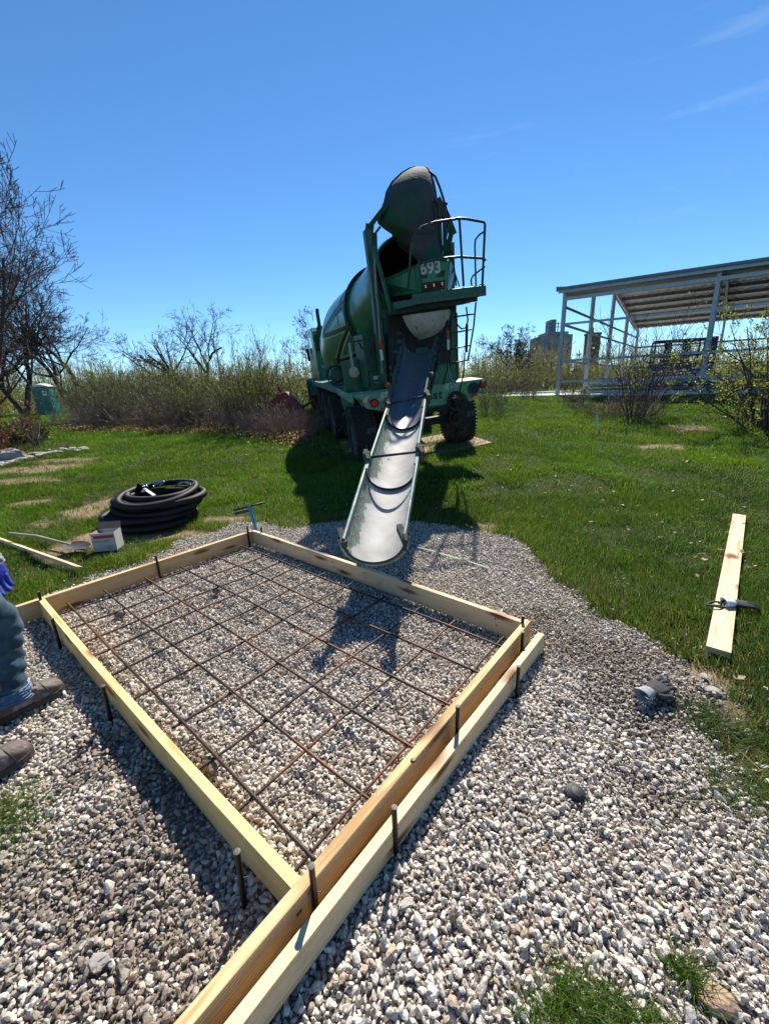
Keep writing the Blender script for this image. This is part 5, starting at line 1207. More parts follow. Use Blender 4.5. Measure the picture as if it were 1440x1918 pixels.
# distant woods: a mass nobody could count
def far_woods():
    r = np.random.default_rng(77); V, C = [], []
    def strip(p, q, w0, w1, c):
        V.extend([p + np.array((-w0, 0, 0)), p + np.array((w0, 0, 0)), q + np.array((w1, 0, 0)), q + np.array((-w1, 0, 0))]); C.extend([c] * 4)
    for _ in range(1900):
        Y = r.uniform(42, 95); X = r.uniform(-1.15, 1.25) * Y; z = tz(X, Y); h = r.uniform(2.2, 5.2) * (1 + (Y - 42) / 90); c = np.array((.10, .085, .075)) * r.uniform(.7, 1.3)
        top = np.array((X + r.normal(0, .3), Y, z + h)); strip(np.array((X, Y, z - .2)), top, .05, .015, c)
        for k in range(13):
            t = r.uniform(.15, .95); p = np.array((X, Y, z)) + (top - np.array((X, Y, z))) * t; d = np.array((r.normal(0, .55), r.normal(0, .5), r.uniform(.2, .9))) * h * .3 * (1.1 - t * .6); strip(p, p + d, .022, .01, c * r.uniform(.8, 1.2))
            for j in range(2): strip(p + d * .5, p + d * .5 + d * .5 * r.uniform(.4, 1) + r.normal(0, .2, 3), .012, .007, c)
        if r.random() < .7:
            for k in range(110):
                p = np.array((X, Y, z)) + np.array((r.normal(0, 1.1), r.normal(0, 1), abs(r.normal(0, .30)) * h + .1)); s_ = .065; a = r.normal(size=3) * s_; b = r.normal(size=3) * s_; g_ = np.array(GREENS[r.integers(4)]) * r.uniform(.6, 1.15)
                V.extend([p - a, p - b, p + a, p + b]); C.extend([g_] * 4)
    V = np.array(V); return npmesh('distant_woods', V, np.arange(len(V)), np.full(len(V) // 4, 4), M_leaf, np.array(C))
tag(far_woods(), 'distant scrubby woods in early leaf along the horizon', 'woods', kind='stuff')

# dry leaves and seed heads at the foot of the thicket
def litter():
    r = np.random.default_rng(78); V, C = [], []
    for _ in range(15000):
        t = r.random(); px = 150 + 430 * t; Y = np.interp(px, [150, 300, 420, 560, 585], [18.2, 16.2, 14.6, 11.3, 11.0]) + r.normal(0, .55) + .3; X = (px - 720) / 780 * Y * 1.02 + r.normal(0, .2); z = tz(X, Y) + .02 + abs(r.normal(0, .05))
        s_ = r.uniform(.02, .05); a = r.normal(size=3); a /= np.linalg.norm(a); b = np.cross(a, r.normal(size=3)); b /= np.linalg.norm(b); p = np.array((X, Y, z)); V += [p - a * s_, p + b * s_ * .6, p + a * s_, p - b * s_ * .6]
        C += [np.array([(.16, .085, .06), (.28, .20, .15), (.09, .06, .045), (.36, .29, .22)][r.integers(4)]) * r.uniform(.7, 1.2)] * 4
    V = np.array(V); return npmesh('leaf_litter', V, np.arange(len(V)), np.full(len(V) // 4, 4), M_leaf, np.array(C))
tag(litter(), 'brown dry leaves piled along the foot of the thicket', 'leaf litter', kind='stuff')

# ------------------------------------------------------------------ steel frame building
M_galv = pm('galvanised_steel', (.44, .46, .47), (.33, .35, .36), rough=.45, metal=.25, scale=6)
M_galvd = pm('blue_grey_steel', (.15, .18, .20), (.10, .12, .14), rough=.5, metal=.2, scale=6)
M_roofu = pm('roof_sheet_underside', (.44, .43, .41), (.36, .35, .33), rough=.6, scale=3)
M_roofd = pm('roof_insulation', (.20, .24, .25), (.15, .18, .19), rough=.7, scale=3)
def building():
    A = AT(1043, 742, 20.3); A = np.array((A[0], A[1], tz(A[0], A[1]) - .0)); S = np.array((12.85, 17.4, 0)) - np.array((8.3, 20.3, 0)); S[2] = 0
    B2 = AT(1308, 738, 17.4); S = np.array((B2[0] - A[0], B2[1] - A[1], 0)); bay = np.linalg.norm(S); u = S / bay
    v = np.array((12.3, 15.3, 0)); v /= np.linalg.norm(v); W = 19.6; EV = AT(1053, 545, 20.3)[2]; Z0 = A[2] - .05; RZ = EV + 1.5; nb = 4
    root = empty('steel_building', tuple(A), 'unfinished open steel frame building with a gable roof at the right', 'building')
    P = lambda a, b, z: u * a + v * b + np.array((0, 0, z - A[2]))
    Lb = bay * nb
    for k in range(nb + 1):
        for b in (0, W):
            mb = MB(); c = P(k * bay, b, Z0)
            w_ = .20 if (k == 0 or b == W) else .16; wt = .20 if k == 0 else .45
            mb.beam(P(k * bay, b, Z0), P(k * bay, b, EV - .05), .14, .03, up=tuple(u)); 
            for s_ in (-1, 1): mb.beam(P(k * bay, b + s_ * .085, Z0), P(k * bay, b + s_ * .085, EV - .05), .14, .02, up=tuple(v))
            if k and b == 0: # tapered rigid frame column
                mb.add([P(k * bay - .02, .0, Z0), P(k * bay - .02, .25, Z0), P(k * bay - .02, .85, EV - .15), P(k * bay - .02, 0, EV - .1), P(k * bay + .02, .0, Z0), P(k * bay + .02, .25, Z0), P(k * bay + .02, .85, EV - .15), P(k * bay + .02, 0, EV - .1)], [(3, 2, 1, 0), (4, 5, 6, 7), (0, 1, 5, 4), (1, 2, 6, 5), (2, 3, 7, 6), (3, 0, 4, 7)])
                mb.beam(P(k * bay, .25, Z0), P(k * bay, .85, EV - .15), .2, .02, up=tuple(v))
            mb.build('column', M_galv, root)
        mb = MB(); mid = P(k * bay, W / 2, RZ - .12)
        d_ = .25 if k == 0 else .5
        mb.beam(P(k * bay, 0, EV - .12), mid, .12, d_, up=(0, 0, 1)); mb.beam(P(k * bay, W, EV - .12), mid, .12, d_, up=(0, 0, 1)); mb.build('rafter', M_galvd if k else M_galv, root)
    for b, f in ((W * .25, .5), (W * .5, 1), (W * .75, .5)):
        mb = MB(); mb.beam(P(0, b, Z0), P(0, b, EV + 1.5 * f - .2), .16, .16); mb.build('gable_post', M_galv, root)
    for f in (.36, .70):
        z = Z0 + (EV - Z0) * f
        mb = MB(); mb.beam(P(0, -.06, z), P(Lb, -.06, z), .03, .095, up=(0, 0, 1)); mb.build('wall_girt', M_galv, root)
        mb = MB(); mb.beam(P(0, W, z), P(Lb, W, z), .03, .12); mb.build('wall_girt', M_galvd, root)
        mb = MB(); mb.beam(P(0, 0, z), P(0, W, z), .03, .11); mb.build('wall_girt', M_galvd, root)
    z = Z0 + (EV - Z0) * .86; mb = MB(); mb.beam(P(0, 0, z), P(0, W, z), .03, .11); mb.build('wall_girt', M_galvd, root)
    z = Z0 + (EV - Z0) * .16; mb = MB(); mb.beam(P(0, -.06, z), P(Lb, -.06, z), .03, .12); mb.build('wall_girt', M_galv, root)
    # roof: corrugated sheets on both slopes
    for side in (0, 1):
        rows = []; npan = 200
        for i in range(npan + 1):
            a = -.25 + (Lb + .5) * i / npan; h = .035 if i % 4 in (1, 2) else 0
            b0, b1 = (-.35, W / 2) if side == 0 else (W + .35, W / 2)
            rows.append([P(a, b0, EV + .12 - .35 * 1.5 / (W / 2) + h), P(a, b1, RZ + .12 + h)])
        mb = MB(); mb.sheet(rows, .012); mb.build('roof_sheet', M_roofu, root)
        for k in range(7):
            t = (k + .6) / 7.2; b = (W / 2 * t) if side == 0 else W - W / 2 * t; zz_ = EV + 1.5 * t + .0
            mb = MB(); mb.beam(P(0, b, zz_), P(Lb, b, zz_), .07, .18); mb.build('roof_purlin', M_galvd, root)
    mb = MB(); mb.beam(P(-.25, -.38, EV + .05), P(Lb + .25, -.38, EV + .05), .06, .10); mb.build('eave_trim', M_roofd, root); mb = MB(); mb.beam(P(-.2, -.3, EV - .06), P(Lb + .25, -.3, EV - .06), .04, .13); mb.build('eave_gutter', M_galv, root)
    mb = MB(); mb.beam(P(0, -.08, EV - .34), P(Lb, -.08, EV - .34), .05, .14); mb.build('eave_strut', M_galv, root)
    mb = MB(); mb.beam(P(-.27, -.38, EV + .05), P(-.27, W / 2, RZ + .06), .03, .2, up=(0, 0, 1)); mb.beam(P(-.27, W + .38, EV + .05), P(-.27, W / 2, RZ + .06), .03, .2, up=(0, 0, 1)); mb.build('gable_trim', M_galvd, root)
    mb = MB(); mb.beam(P(.0, -.14, Z0 + 1.5), P(.0, -.14, Z0 + 1.8), .2, .02, up=tuple(u)); mb.build('white_tag', M_white, root)
    return A, u, v, bay, W, EV, Z0
bA, bu, bv, bbay, bW, bEV, bZ0 = building()
M_conc = pm('fresh_concrete', (.62, .62, .61), (.50, .50, .49), rough=.85, scale=4)
mb = MB()
def slabpoly(pts, z, th): 
    n = len(pts); return [(p[0], p[1], z - th) for p in pts] + [(p[0], p[1], z) for p in pts], [tuple(range(n))[::-1], tuple(n + i for i in range(n))] + [(i, (i + 1) % n, n + (i + 1) % n, n + i) for i in range(n)]
s0 = bA[:2] - bv[:2] * .5 - bu[:2] * 9.0; s1 = bA[:2] - bv[:2] * .5 + bu[:2] * 24; s2 = s1 + bv[:2] * 20.6; s3 = s0 + bv[:2] * 20.6
_v, _f2 = slabpoly([s0 - bA[:2], s1 - bA[:2], s2 - bA[:2], s3 - bA[:2]], 0, .35); mb.add(_v, _f2); zs = bA[2] + .10
o = mb.build('floor_slab', M_conc); o.location = (bA[0], bA[1], zs); tag(o, 'pale concrete floor slab under and left of the steel building', 'slab')
# stacked steel on the slab
G6 = 'bundles of steel sections lying by the building'
for i, (a, b, n_, hh) in enumerate(((1.0, .9, 7, 5), (7.0, .8, 7, 5), (-4.5, 5.0, 5, 1), (-3.5, 10, 6, 1))):
    root = empty('steel_stack', tuple(bA + bu * a + bv * b + np.array((0, 0, .05))), ('blue-grey stack of steel sections right of the corner column', 'blue-grey stack of steel sections behind the second column', 'low row of steel sections on the slab left of the corner column', 'far row of steel sections across the concrete slab')[i], 'steel stack', None)
    for r_ in range(hh):
        for k in range(n_ if hh == 1 else 3):
            mb = MB(); l = 5.4 if i < 2 else 6.5; off = rr_.uniform(-.2, .2); p = bu * off + bv * (k * .32 + (r_ % 2) * .05) + np.array((0, 0, .07 + r_ * .15)); mb.beam(p, p + bu * l, .22, .11 if r_ % 2 else .09); mb.build('steel_section', (M_galvd if (r_ + k) % 3 else M_galv), root)
# scissor lift
M_blue = pm('lift_blue', (.02, .07, .36), (.015, .05, .25), rough=.45, scale=8)
M_dkblue = pm('lift_dark', (.015, .028, .09), rough=.6)
def lift():
    c = AT(1268, 712, 21.0); root = empty('scissor_lift', (c[0], c[1], bA[2] + .05), 'blue scissor lift with a railed platform parked inside the steel building', 'scissor lift', rz=rad(-25)); Z = 0
    mb = MB(); mb.box((0, 0, .42), (2.5, 1.2, .55)); mb.box((-.9, 0, .75), (.5, 1.0, .3)); mb.build('base', M_dkblue, root, bevel=.03)
    for x in (-.85, .85):
        for y in (-.52, .52): mb = MB(); mb.lathe([(-.1, 0), (-.1, .24), (.1, .24), (.1, 0)], (x, y, .24), (0, 1, 0), 20); mb.build('wheel', M_tyre, root)
    for s_ in (-.35, .35):
        for k in range(3):
            mb = MB(); mb.beam((-1.0, s_, .62 + k * .11), (1.0, s_, .72 + k * .11), .05, .08); mb.build('scissor_arm', M_blue, root)
    mb = MB(); mb.box((0, 0, 1.05), (2.4, 1.1, .16)); mb.build('platform', M_blue, root, bevel=.01)
    zt = 2.3
    for y in (-.53, .53):
        mb = MB()
        for z in (1.65, zt): mb.tube([(-1.18, y, z), (1.18, y, z)], .042, 6)
        for x in (-1.18, -.62, -.55, .1, .2, .75, 1.18): mb.tube([(x, y, 1.1), (x, y, zt)], .042, 6)
        mb.box((0, y, 1.22), (2.36, .02, .15)); mb.build('guard_rail', M_dkblue, root, smooth='auto')
    for x in (-1.18, 1.18):
        mb = MB()
        for z in (1.65, zt): mb.tube([(x, -.53, z), (x, .53, z)], .042, 6)
        mb.build('end_rail', M_dkblue, root, smooth='auto')
    mb = MB(); mb.box((1.0, -.3, 2.05), (.42, .5, .62)); mb.build('control_box', M_dkblue, root, bevel=.02)
lift()

# distant grain elevator and tower
M_elev = pm('weathered_elevator', (.30, .29, .29), (.20, .19, .19), rough=.9, scale=.3, c3=(.13, .11, .10), t3=.56, s3=.25)
M_brick = pm('brown_tower', (.17, .13, .085), (.12, .09, .06), rough=.9, scale=.4)
c = AT(1024, 720, 160); k = 160 / 780.
root = empty('grain_elevator', (c[0], c[1], .5), 'grey grain elevator far behind the trees, left of the steel building', 'grain elevator')
mb = MB(); mb.box((0, 0, 8), (48 * k, 14, 18)); mb.build('bin_house', M_elev, root)
mb = MB(); mb.box((.8, 0, 17.0), (36 * k, 9, 2.4)); mb.build('upper_gallery', M_elev, root)
mb = MB(); mb.box((-.2, 0, 20.2), (9 * k, 5, 4.4)); mb.build('headhouse', M_galvd, root)
mb = MB()
for x in (-2.6, -1.4, 1.6, 2.7): mb.beam((x, -2, 18), (x, -2, 22.2 - abs(x) * .4), .25, .25)
mb.beam((-2.6, -2, 20), (2.7, -2, 20), .2, .2); mb.beam((-2.6, -2, 21.3), (2.7, -2, 21), .2, .2); mb.build('rooftop_framework', M_galvd, root)
for x in (-4, -2, 0, 2, 4): mb = MB(); mb.lathe([(0, .5), (15, .5), (15.4, 0)], (x, -7.2, -1), (0, 0, 1), 10); mb.build('bin_rib', M_elev, root)
c = AT(1101, 715, 60); k = 60 / 780.
root = empty('brown_tower', (c[0], c[1], .6), 'narrow brown tower seen through the frame of the steel building', 'tower')
mb = MB(); mb.box((0, 0, 3.2), (19 * k, 1.5, 7.6)); mb.build('shaft', M_brick, root); mb = MB(); mb.box((0, 0, 7.1), (21 * k, 1.7, .25)); mb.build('cap', M_brick, root); mb = MB(); mb.tube([(-.1, 0, 7), (-.1, 0, 7.9)], .16, 8); mb.build('vent', M_brick, root)

# portable toilet
def toilet():
    c = PT(95, 777); root = empty('portable_toilet', (c[0], c[1], c[2] - .03), 'green portable toilet with a white roof beside the thicket', 'portable toilet', rz=rad(20)); root.rotation_euler = (0, 0, rad(12))
    Mg = pm('toilet_green', (.012, .20, .15), (.01, .15, .11), rough=.4, scale=6); Md = pm('toilet_dark_green', (.01, .13, .10), rough=.5); Mw = pm('toilet_roof', (.55, .55, .52), rough=.5)
    s = d = math.dist((c[0], c[1]), (0, 0)) / 36.; 
    w_, h_ = 1.15, 2.02
    mb = MB(); mb.box((0, 0, h_ / 2 + .06), (w_, w_, h_)); mb.build('cabin', Mg, root, bevel=.03)
    mb = MB(); mb.box((0, 0, .04), (w_ * 1.05, w_ * 1.1, .09)); mb.build('base', Md, root)
    for face in (0, 1):
        for z, hh in ((.45, .45), (1.0, .45), (1.6, .45)):
            for x in ((-.27, .27) if face == 0 else (0,)):
                mb = MB()
                if face == 0: mb.box((x, -w_ / 2 - .012, z), (.42, .03, hh)); 
                else: mb.box((w_ / 2 + .012, x, z), (.03, .8, hh))
                mb.build('wall_panel', Mg if face else Md, root, bevel=.01)
    mb = MB(); mb.box((.27, -w_ / 2 - .032, 1.62), (.3, .008, .32)); mb.build('sign', M_white, root)
    mb = MB(); mb.box((.27, -w_ / 2 - .038, 1.64), (.2, .006, .08)); mb.build('sign_mark', M_red, root)
    r = w_ * .56; z0 = h_ + .08; mb = MB(); n = 12; rows = []
    for k in range(n + 1):
        x = -r + 2 * r * k / n; zz_ = .26 * math.cos(math.pi / 2 * x / r) + (.015 if k % 2 else 0); rows.append([(x, -r, z0), (x, -r, z0 + zz_ * .55), (x, 0, z0 + zz_ + .03), (x, r, z0 + zz_ * .55), (x, r, z0)])
    mb.sheet(rows); mb.build('roof', Mw, root, smooth='auto'); mb = MB(); mb.tube([(-.35, .4, z0), (-.35, .4, z0 + .4)], .05, 8); mb.build('vent_pipe', M_black, root)
toilet()
# red implement behind the thicket
def implement():
    q = AT(534, 742, 14.4); root = empty('red_implement', onXY(q[0], q[1]), 'red farm implement half hidden by brush left of the truck', 'farm implement'); Mr = pm('faded_red', (.22, .025, .02), (.14, .015, .012), rough=.55, scale=6)
    mb = MB(); pts = [(-.45, 0), (-.5, .45), (-.2, .72), (.1, .8), (.35, .5), (.55, .3), (.6, 0)]; n = len(pts); mb.add([(x, -.3, z + .25) for x, z in pts] + [(x, .3, z + .25) for x, z in pts], [tuple(range(n)), tuple(n + i for i in range(n))[::-1]] + [(i, n + i, n + (i + 1) % n, (i + 1) % n) for i in range(n)]); mb.build('body', Mr, root, bevel=.03)
    for x in (-.3, .45):
        mb = MB(); mb.lathe([(-.08, 0), (-.08, .27), (.08, .27), (.08, 0)], (x, -.4, .27), (0, 1, 0), 20); mb.build('wheel', M_tyre, root)
    mb = MB(); mb.tube([(.5, 0, .5), (.95, -.1, .75), (1.1, -.1, .4)], .05, 8); mb.tube([(-.1, 0, 1.0), (-.2, 0, 1.3)], .04, 8); mb.build('arm', Mr, root); mb = MB(); mb.beam((-.75, -.2, .1), (-.75, -.2, .9), .06, .06); mb.beam((-1.4, -.2, .78), (-.4, -.2, .78), .05, .05); mb.build('support_post', M_w, root)
M_w = pm('weathered_wood', (.42, .36, .27), (.32, .26, .19), rough=.8, scale=20, stretch=(1, 1, .1))
implement()
# survey stakes
for (a, b, lb) in (((1012, 736), (1029, 764), 'leaning white wooden stake in the grass near the slab corner'), ((1117, 777), (1121, 808), 'short white stake in the lawn right of the truck')):
    q = PT(*b); top = AT(a[0], a[1], q[1] + .1); mb = MB(); mb.beam((0, 0, -.05), top - q, .035, .015); o = mb.build('wooden_stake', M_white); o.location = q; tag(o, lb, 'stake')

# boulder and edging at the left
M_bould = pm('grey_boulder', (.36, .34, .31), (.25, .235, .21), rough=.9, scale=5, bump=.5, bscale=14)
q = PT(18, 862); rock('boulder', (q[0], q[1], q[2] + .05), .33, M_bould, 'smooth grey boulder at the left edge of the garden bed', 'boulder', None, 51, I2, 16, (1.3, .9, .75))
GE = 'flat pale stones edging the garden bed'
er = random.Random(6); a_, b_ = PT(-60, 895), PT(160, 836)
for i in range(34):
    t = i / 33; px = -40 + 200 * t; py = 886 - 44 * t - 10 * math.sin(math.pi * t) + er.uniform(-4, 4); q = PT(px, py); rock('edging_stone', (q[0], q[1], q[2] + .02), er.uniform(.08, .15), M_bould, 'flat pale stone in the curved edging of the garden bed', 'stone', GE, 60 + i, I1, 10, (1.2, .8, .4))
# mulch bed
def bed():
    pts = [PT(-60, 884), PT(20, 874), PT(80, 858), PT(158, 838), PT(110, 832), PT(60, 826), PT(-60, 822)]
    r = np.random.default_rng(91); P_ = np.array([p[:2] for p in pts]); V, C = [], []
    lo, hi = P_.min(0), P_.max(0)
    while len(V) < 4 * 5200:
        x, y = r.uniform(lo[0], hi[0]), r.uniform(lo[1], hi[1])
        if polydist(np.array([x]), np.array([y]), P_)[0] < 0: continue
        s_ = r.uniform(.02, .055); a = r.normal(size=3) * np.array((1, 1, .35)); a /= np.linalg.norm(a); b = np.cross(a, (0, 0, 1)); p = np.array((x, y, tz(x, y) + r.uniform(0, .05))); V += [p - a * s_, p + b * s_ * .4, p + a * s_, p - b * s_ * .4]; C += [np.array((.075, .05, .035)) * r.uniform(.5, 1.6)] * 4
    V = np.array(V); return npmesh('mulch', V, np.arange(len(V)), np.full(len(V) // 4, 4), M_bark, np.array(C))
tag(bed(), 'dark bark mulch of the garden bed at the left edge', 'mulch', kind='stuff')

# ------------------------------------------------------------------ drain pipe coil
def drain_coil():
    c = PT(285, 955); cx, cy = -2.96, 5.30; z0 = tz(cx, cy)
    root = empty('drain_pipe_coil', (cx, cy, z0), 'big coil of black corrugated drain pipe lying on the grass', 'pipe coil')
    Mp = pm('black_corrugated_plastic', (.012, .012, .013), (.007, .007, .008), rough=.6, scale=12, spec=.3)
    Mf = pm('shrink_film', (.03, .032, .038), rough=.12, spec=.8, bump=.5, bscale=9)
    def run(rad_, z, tilt, dx, dy, turns, ph, pr=.048, wob=.02):
        rng = np.random.default_rng(int(rad_ * 1000 + z * 100)); n = int(turns * 2 * math.pi * rad_ / .0125); pts = []; rs = []
        a1, a2 = rng.uniform(0, 6, 2)
        for i in range(n + 1):
            t = ph + turns * 2 * math.pi * i / n; r_ = rad_ + wob * math.sin(2 * t + a1) + .008 * math.sin(3 * t + a2)
            x = dx + r_ * math.cos(t) * 1.04; y = dy + r_ * math.sin(t); pts.append((x, y, z + tilt * y + .012 * math.sin(2 * t + a2) + .004 * i / n * 10 * (turns - 1) * 0)); rs.append(pr * (1.07 if i % 2 else .86))
        mb = MB(); mb.tube(pts, rs, 12); mb.build('pipe_loop', Mp, root, smooth=True)
    root.scale = (.86, .86, .90)
    k = 0
    for z, dx, R_ in ((.05, -.10, .57), (.145, -.07, .56), (.238, -.01, .555), (.325, .05, .55), (.39, .04, .53)):
        run(R_, z, (.0, .02, .06, .02, .09)[k], dx, -.03 * (k < 2), 1.0, .4 * k, wob=.02 + .008 * k); k += 1
    for z, dx, R_ in ((.05, -.03, .46), (.15, 0, .455), (.25, .03, .44), (.33, .05, .45), (.10, .03, .34), (.05, .0, .24)): run(R_, z, .02, dx, 0, 1.0, .7 * k); k += 1
    run(.36, .12, .1, .0, .05, .8, 2.2, wob=.04); run(.64, .05, 0, -.06, -.02, .55, 2.4, wob=.02); run(.42, .40, .10, .05, .06, .55, 3.4, wob=.03); run(.62, .13, 0, -.08, -.02, .42, 2.6)
    mb = MB()
    for i, (a, w_) in enumerate(((.5, .2), (1.9, .25), (2.5, .12))):
        rows = []
        for s in np.linspace(-1, 1, 9):
            rows.append([(math.cos(a + u * w_) * (.40 + .13 * s) * (1), math.sin(a + u * w_) * (.40 + .13 * s), .44 + .05 * math.cos(s * 1.5) + .012 * math.sin(7 * s + 5 * u + i)) for u in np.linspace(-1, 1, 9)])
        mb = MB(); mb.sheet(rows, .002); mb.build('plastic_wrap', Mf, root, smooth=True)
    mb = MB(); mb.beam((-.28, .20, .42), (-.02, -.02, .36), .05, .004); mb.build('white_label', M_white, root)
drain_coil()

# carton
def carton():
    q = G(197, 1032); root = empty('carton', (q[0], q[1] + .08, 0), 'small open white carton with a red band standing by the pipe coil', 'carton', rz=rad(9)); w_, d_, h_ = .225, .17, .20
    Mc = pm('white_card', (.46, .45, .42), (.38, .37, .35), rough=.8, scale=9); Mk = pm('brown_card', (.24, .16, .10), rough=.9); t = .004
    mb = MB(); mb.box((0, -d_ / 2, h_ / 2), (w_, t, h_)); mb.box((0, d_ / 2, h_ / 2), (w_, t, h_)); mb.box((-w_ / 2, 0, h_ / 2), (t, d_ - t, h_)); mb.box((w_ / 2, 0, h_ / 2), (t, d_ - t, h_)); mb.box((0, 0, .004), (w_ - .01, d_ - .01, .004)); mb.build('box', Mc, root)
    mb = MB(); mb.beam((0, d_ / 2, h_), (0, d_ / 2 + .03, h_ + .07), w_, t, up=(0, 1, .2)); mb.build('rear_flap', Mk, root)
    mb = MB(); mb.sheet([[(-w_ / 2, -.09, h_), (-w_ / 2, .09, h_)], [(-w_ / 2 + .05, -.08, h_ - .06), (-w_ / 2 + .05, .08, h_ - .06)]], .003); mb.build('side_flap', Mk, root)
    mb = MB(); mb.box((0, -d_ / 2 - .0035, h_ * .80), (w_ * .94, .002, .032)); mb.build('red_band', pm('carton_red', (.45, .03, .03), rough=.6), root)
    mb = MB(); mb.box((-.10, -d_ / 2 - .0055, h_ * .80), (.018, .001, .018)); mb.build('band_square', M_white, root)
    mg = pm('print_grey', (.18, .18, .17), rough=.8)
    for z, x, w2 in ((.12, -.02, .17), (.105, -.03, .15), (.06, .05, .07), (.045, .05, .07), (.03, .05, .05)): mb = MB(); mb.box((x, -d_ / 2 - .003, z), (w2, .0015, .005)); mb.build('print_line', mg, root)
carton()

# blue handled tool leaning at the corner
def blue_tool():
    Mb = pm('tool_blue', (.02, .22, .48), (.015, .15, .36), rough=.4, scale=15); b_ = G(480, 997, .10); tY = b_[1] + .12; t_ = AT(467, 946, tY)
    b_ = np.array((b_[0], b_[1] + .05, .0)); root = empty('bar_tool', tuple(b_), 'blue steel handle with a black crossbar standing behind the far corner of the form', 'hand tool')
    t_ = t_ - b_; mb = MB(); mb.tube([(0, 0, -.03), tuple(t_ * .5), tuple(t_)], .017, 10); mb.build('handle', Mb, root, smooth='auto')
    l_ = AT(438, 956, tY) - b_; r_ = AT(497, 941, tY) - b_; mb = MB(); mb.tube([tuple(l_), tuple(r_)], .011, 8); mb.build('crossbar', M_black, root, smooth=True)
    l2 = AT(440, 962, tY + .05) - b_; r2 = AT(470, 955, tY + .05) - b_; mb = MB(); mb.beam(l2, r2, .02, .03); mb.build('grip', M_black, root)
blue_tool()

# shovel and light batten at the left
q0, q1 = PT(20, 1006), PT(132, 1028)
root = empty('shovel', tuple(q1), 'long-handled shovel lying in the grass beside the carton', 'shovel')
a_ = np.array(q0) - q1; mb = MB(); mb.tube([tuple(a_ + (0, 0, .05)), tuple(a_ * .5 + (0, 0, .08)), (0, 0, .05)], .015, 8); mb.build('handle', M_w, root, smooth=True)
mb = MB(); d_ = -a_ / np.linalg.norm(a_); s_ = np.cross(d_, (0, 0, 1)); rows = []
for t, w_ in ((0, .04), (.05, .10), (.15, .115), (.24, .09), (.30, .02)): rows.append([d_ * t + s_ * w_ * u + np.array((0, 0, .05 - .02 * t / .3 + .02 * abs(u) ** 2)) for u in np.linspace(-1, 1, 7)])
mb.sheet(rows, .004); mb.build('blade', M_frame, root, smooth='auto')
q0, q1 = G(-60, 993, .04), G(147, 1066, .03)
d_ = (q1 - q0); l_ = np.linalg.norm(d_); mb = MB(); mb.box((0, 0, .019), (l_, .062, .028)); o = mb.build('batten', M_w4, bevel=.002); o.location = ((q0 + q1) / 2)[0], ((q0 + q1) / 2)[1], .035; o.rotation_euler = (rad(-25), rad(.6), math.atan2(d_[1], d_[0])); tag(o, 'narrow pale batten lying in the grass at the left edge', 'batten')

# plank on the right lawn
pa, pb = PT(1379, 972), PT(1345, 1232); pl = np.array(pb) - pa
o = None
c_ = (np.array(pa) + pb) / 2; wN = .092
tl, tr_2 = PT(1373, 968), PT(1392, 974); bl, br = PT(1326, 1226), PT(1358, 1234)
ca, cb = (np.array(tl) + tr_2) / 2, (np.array(bl) + br) / 2; d_ = cb - ca; l_ = np.linalg.norm(d_); ang = math.atan2(d_[1], d_[0])
mb = MB(); mb.box((0, 0, .019), (l_, .115, .038)); plank = mb.build('plank', M_w4, bevel=.002)
c_ = (ca + cb) / 2; zt = max(ground_z(np.array([ca[0], cb[0], c_[0]]), np.array([ca[1], cb[1], c_[1]]))); plank.location = (c_[0], c_[1], zt + .02); plank.rotation_euler = (0, 0, ang); tag(plank, 'pale pine plank lying flat on the grass at the right', 'plank')
PZ = zt + .058

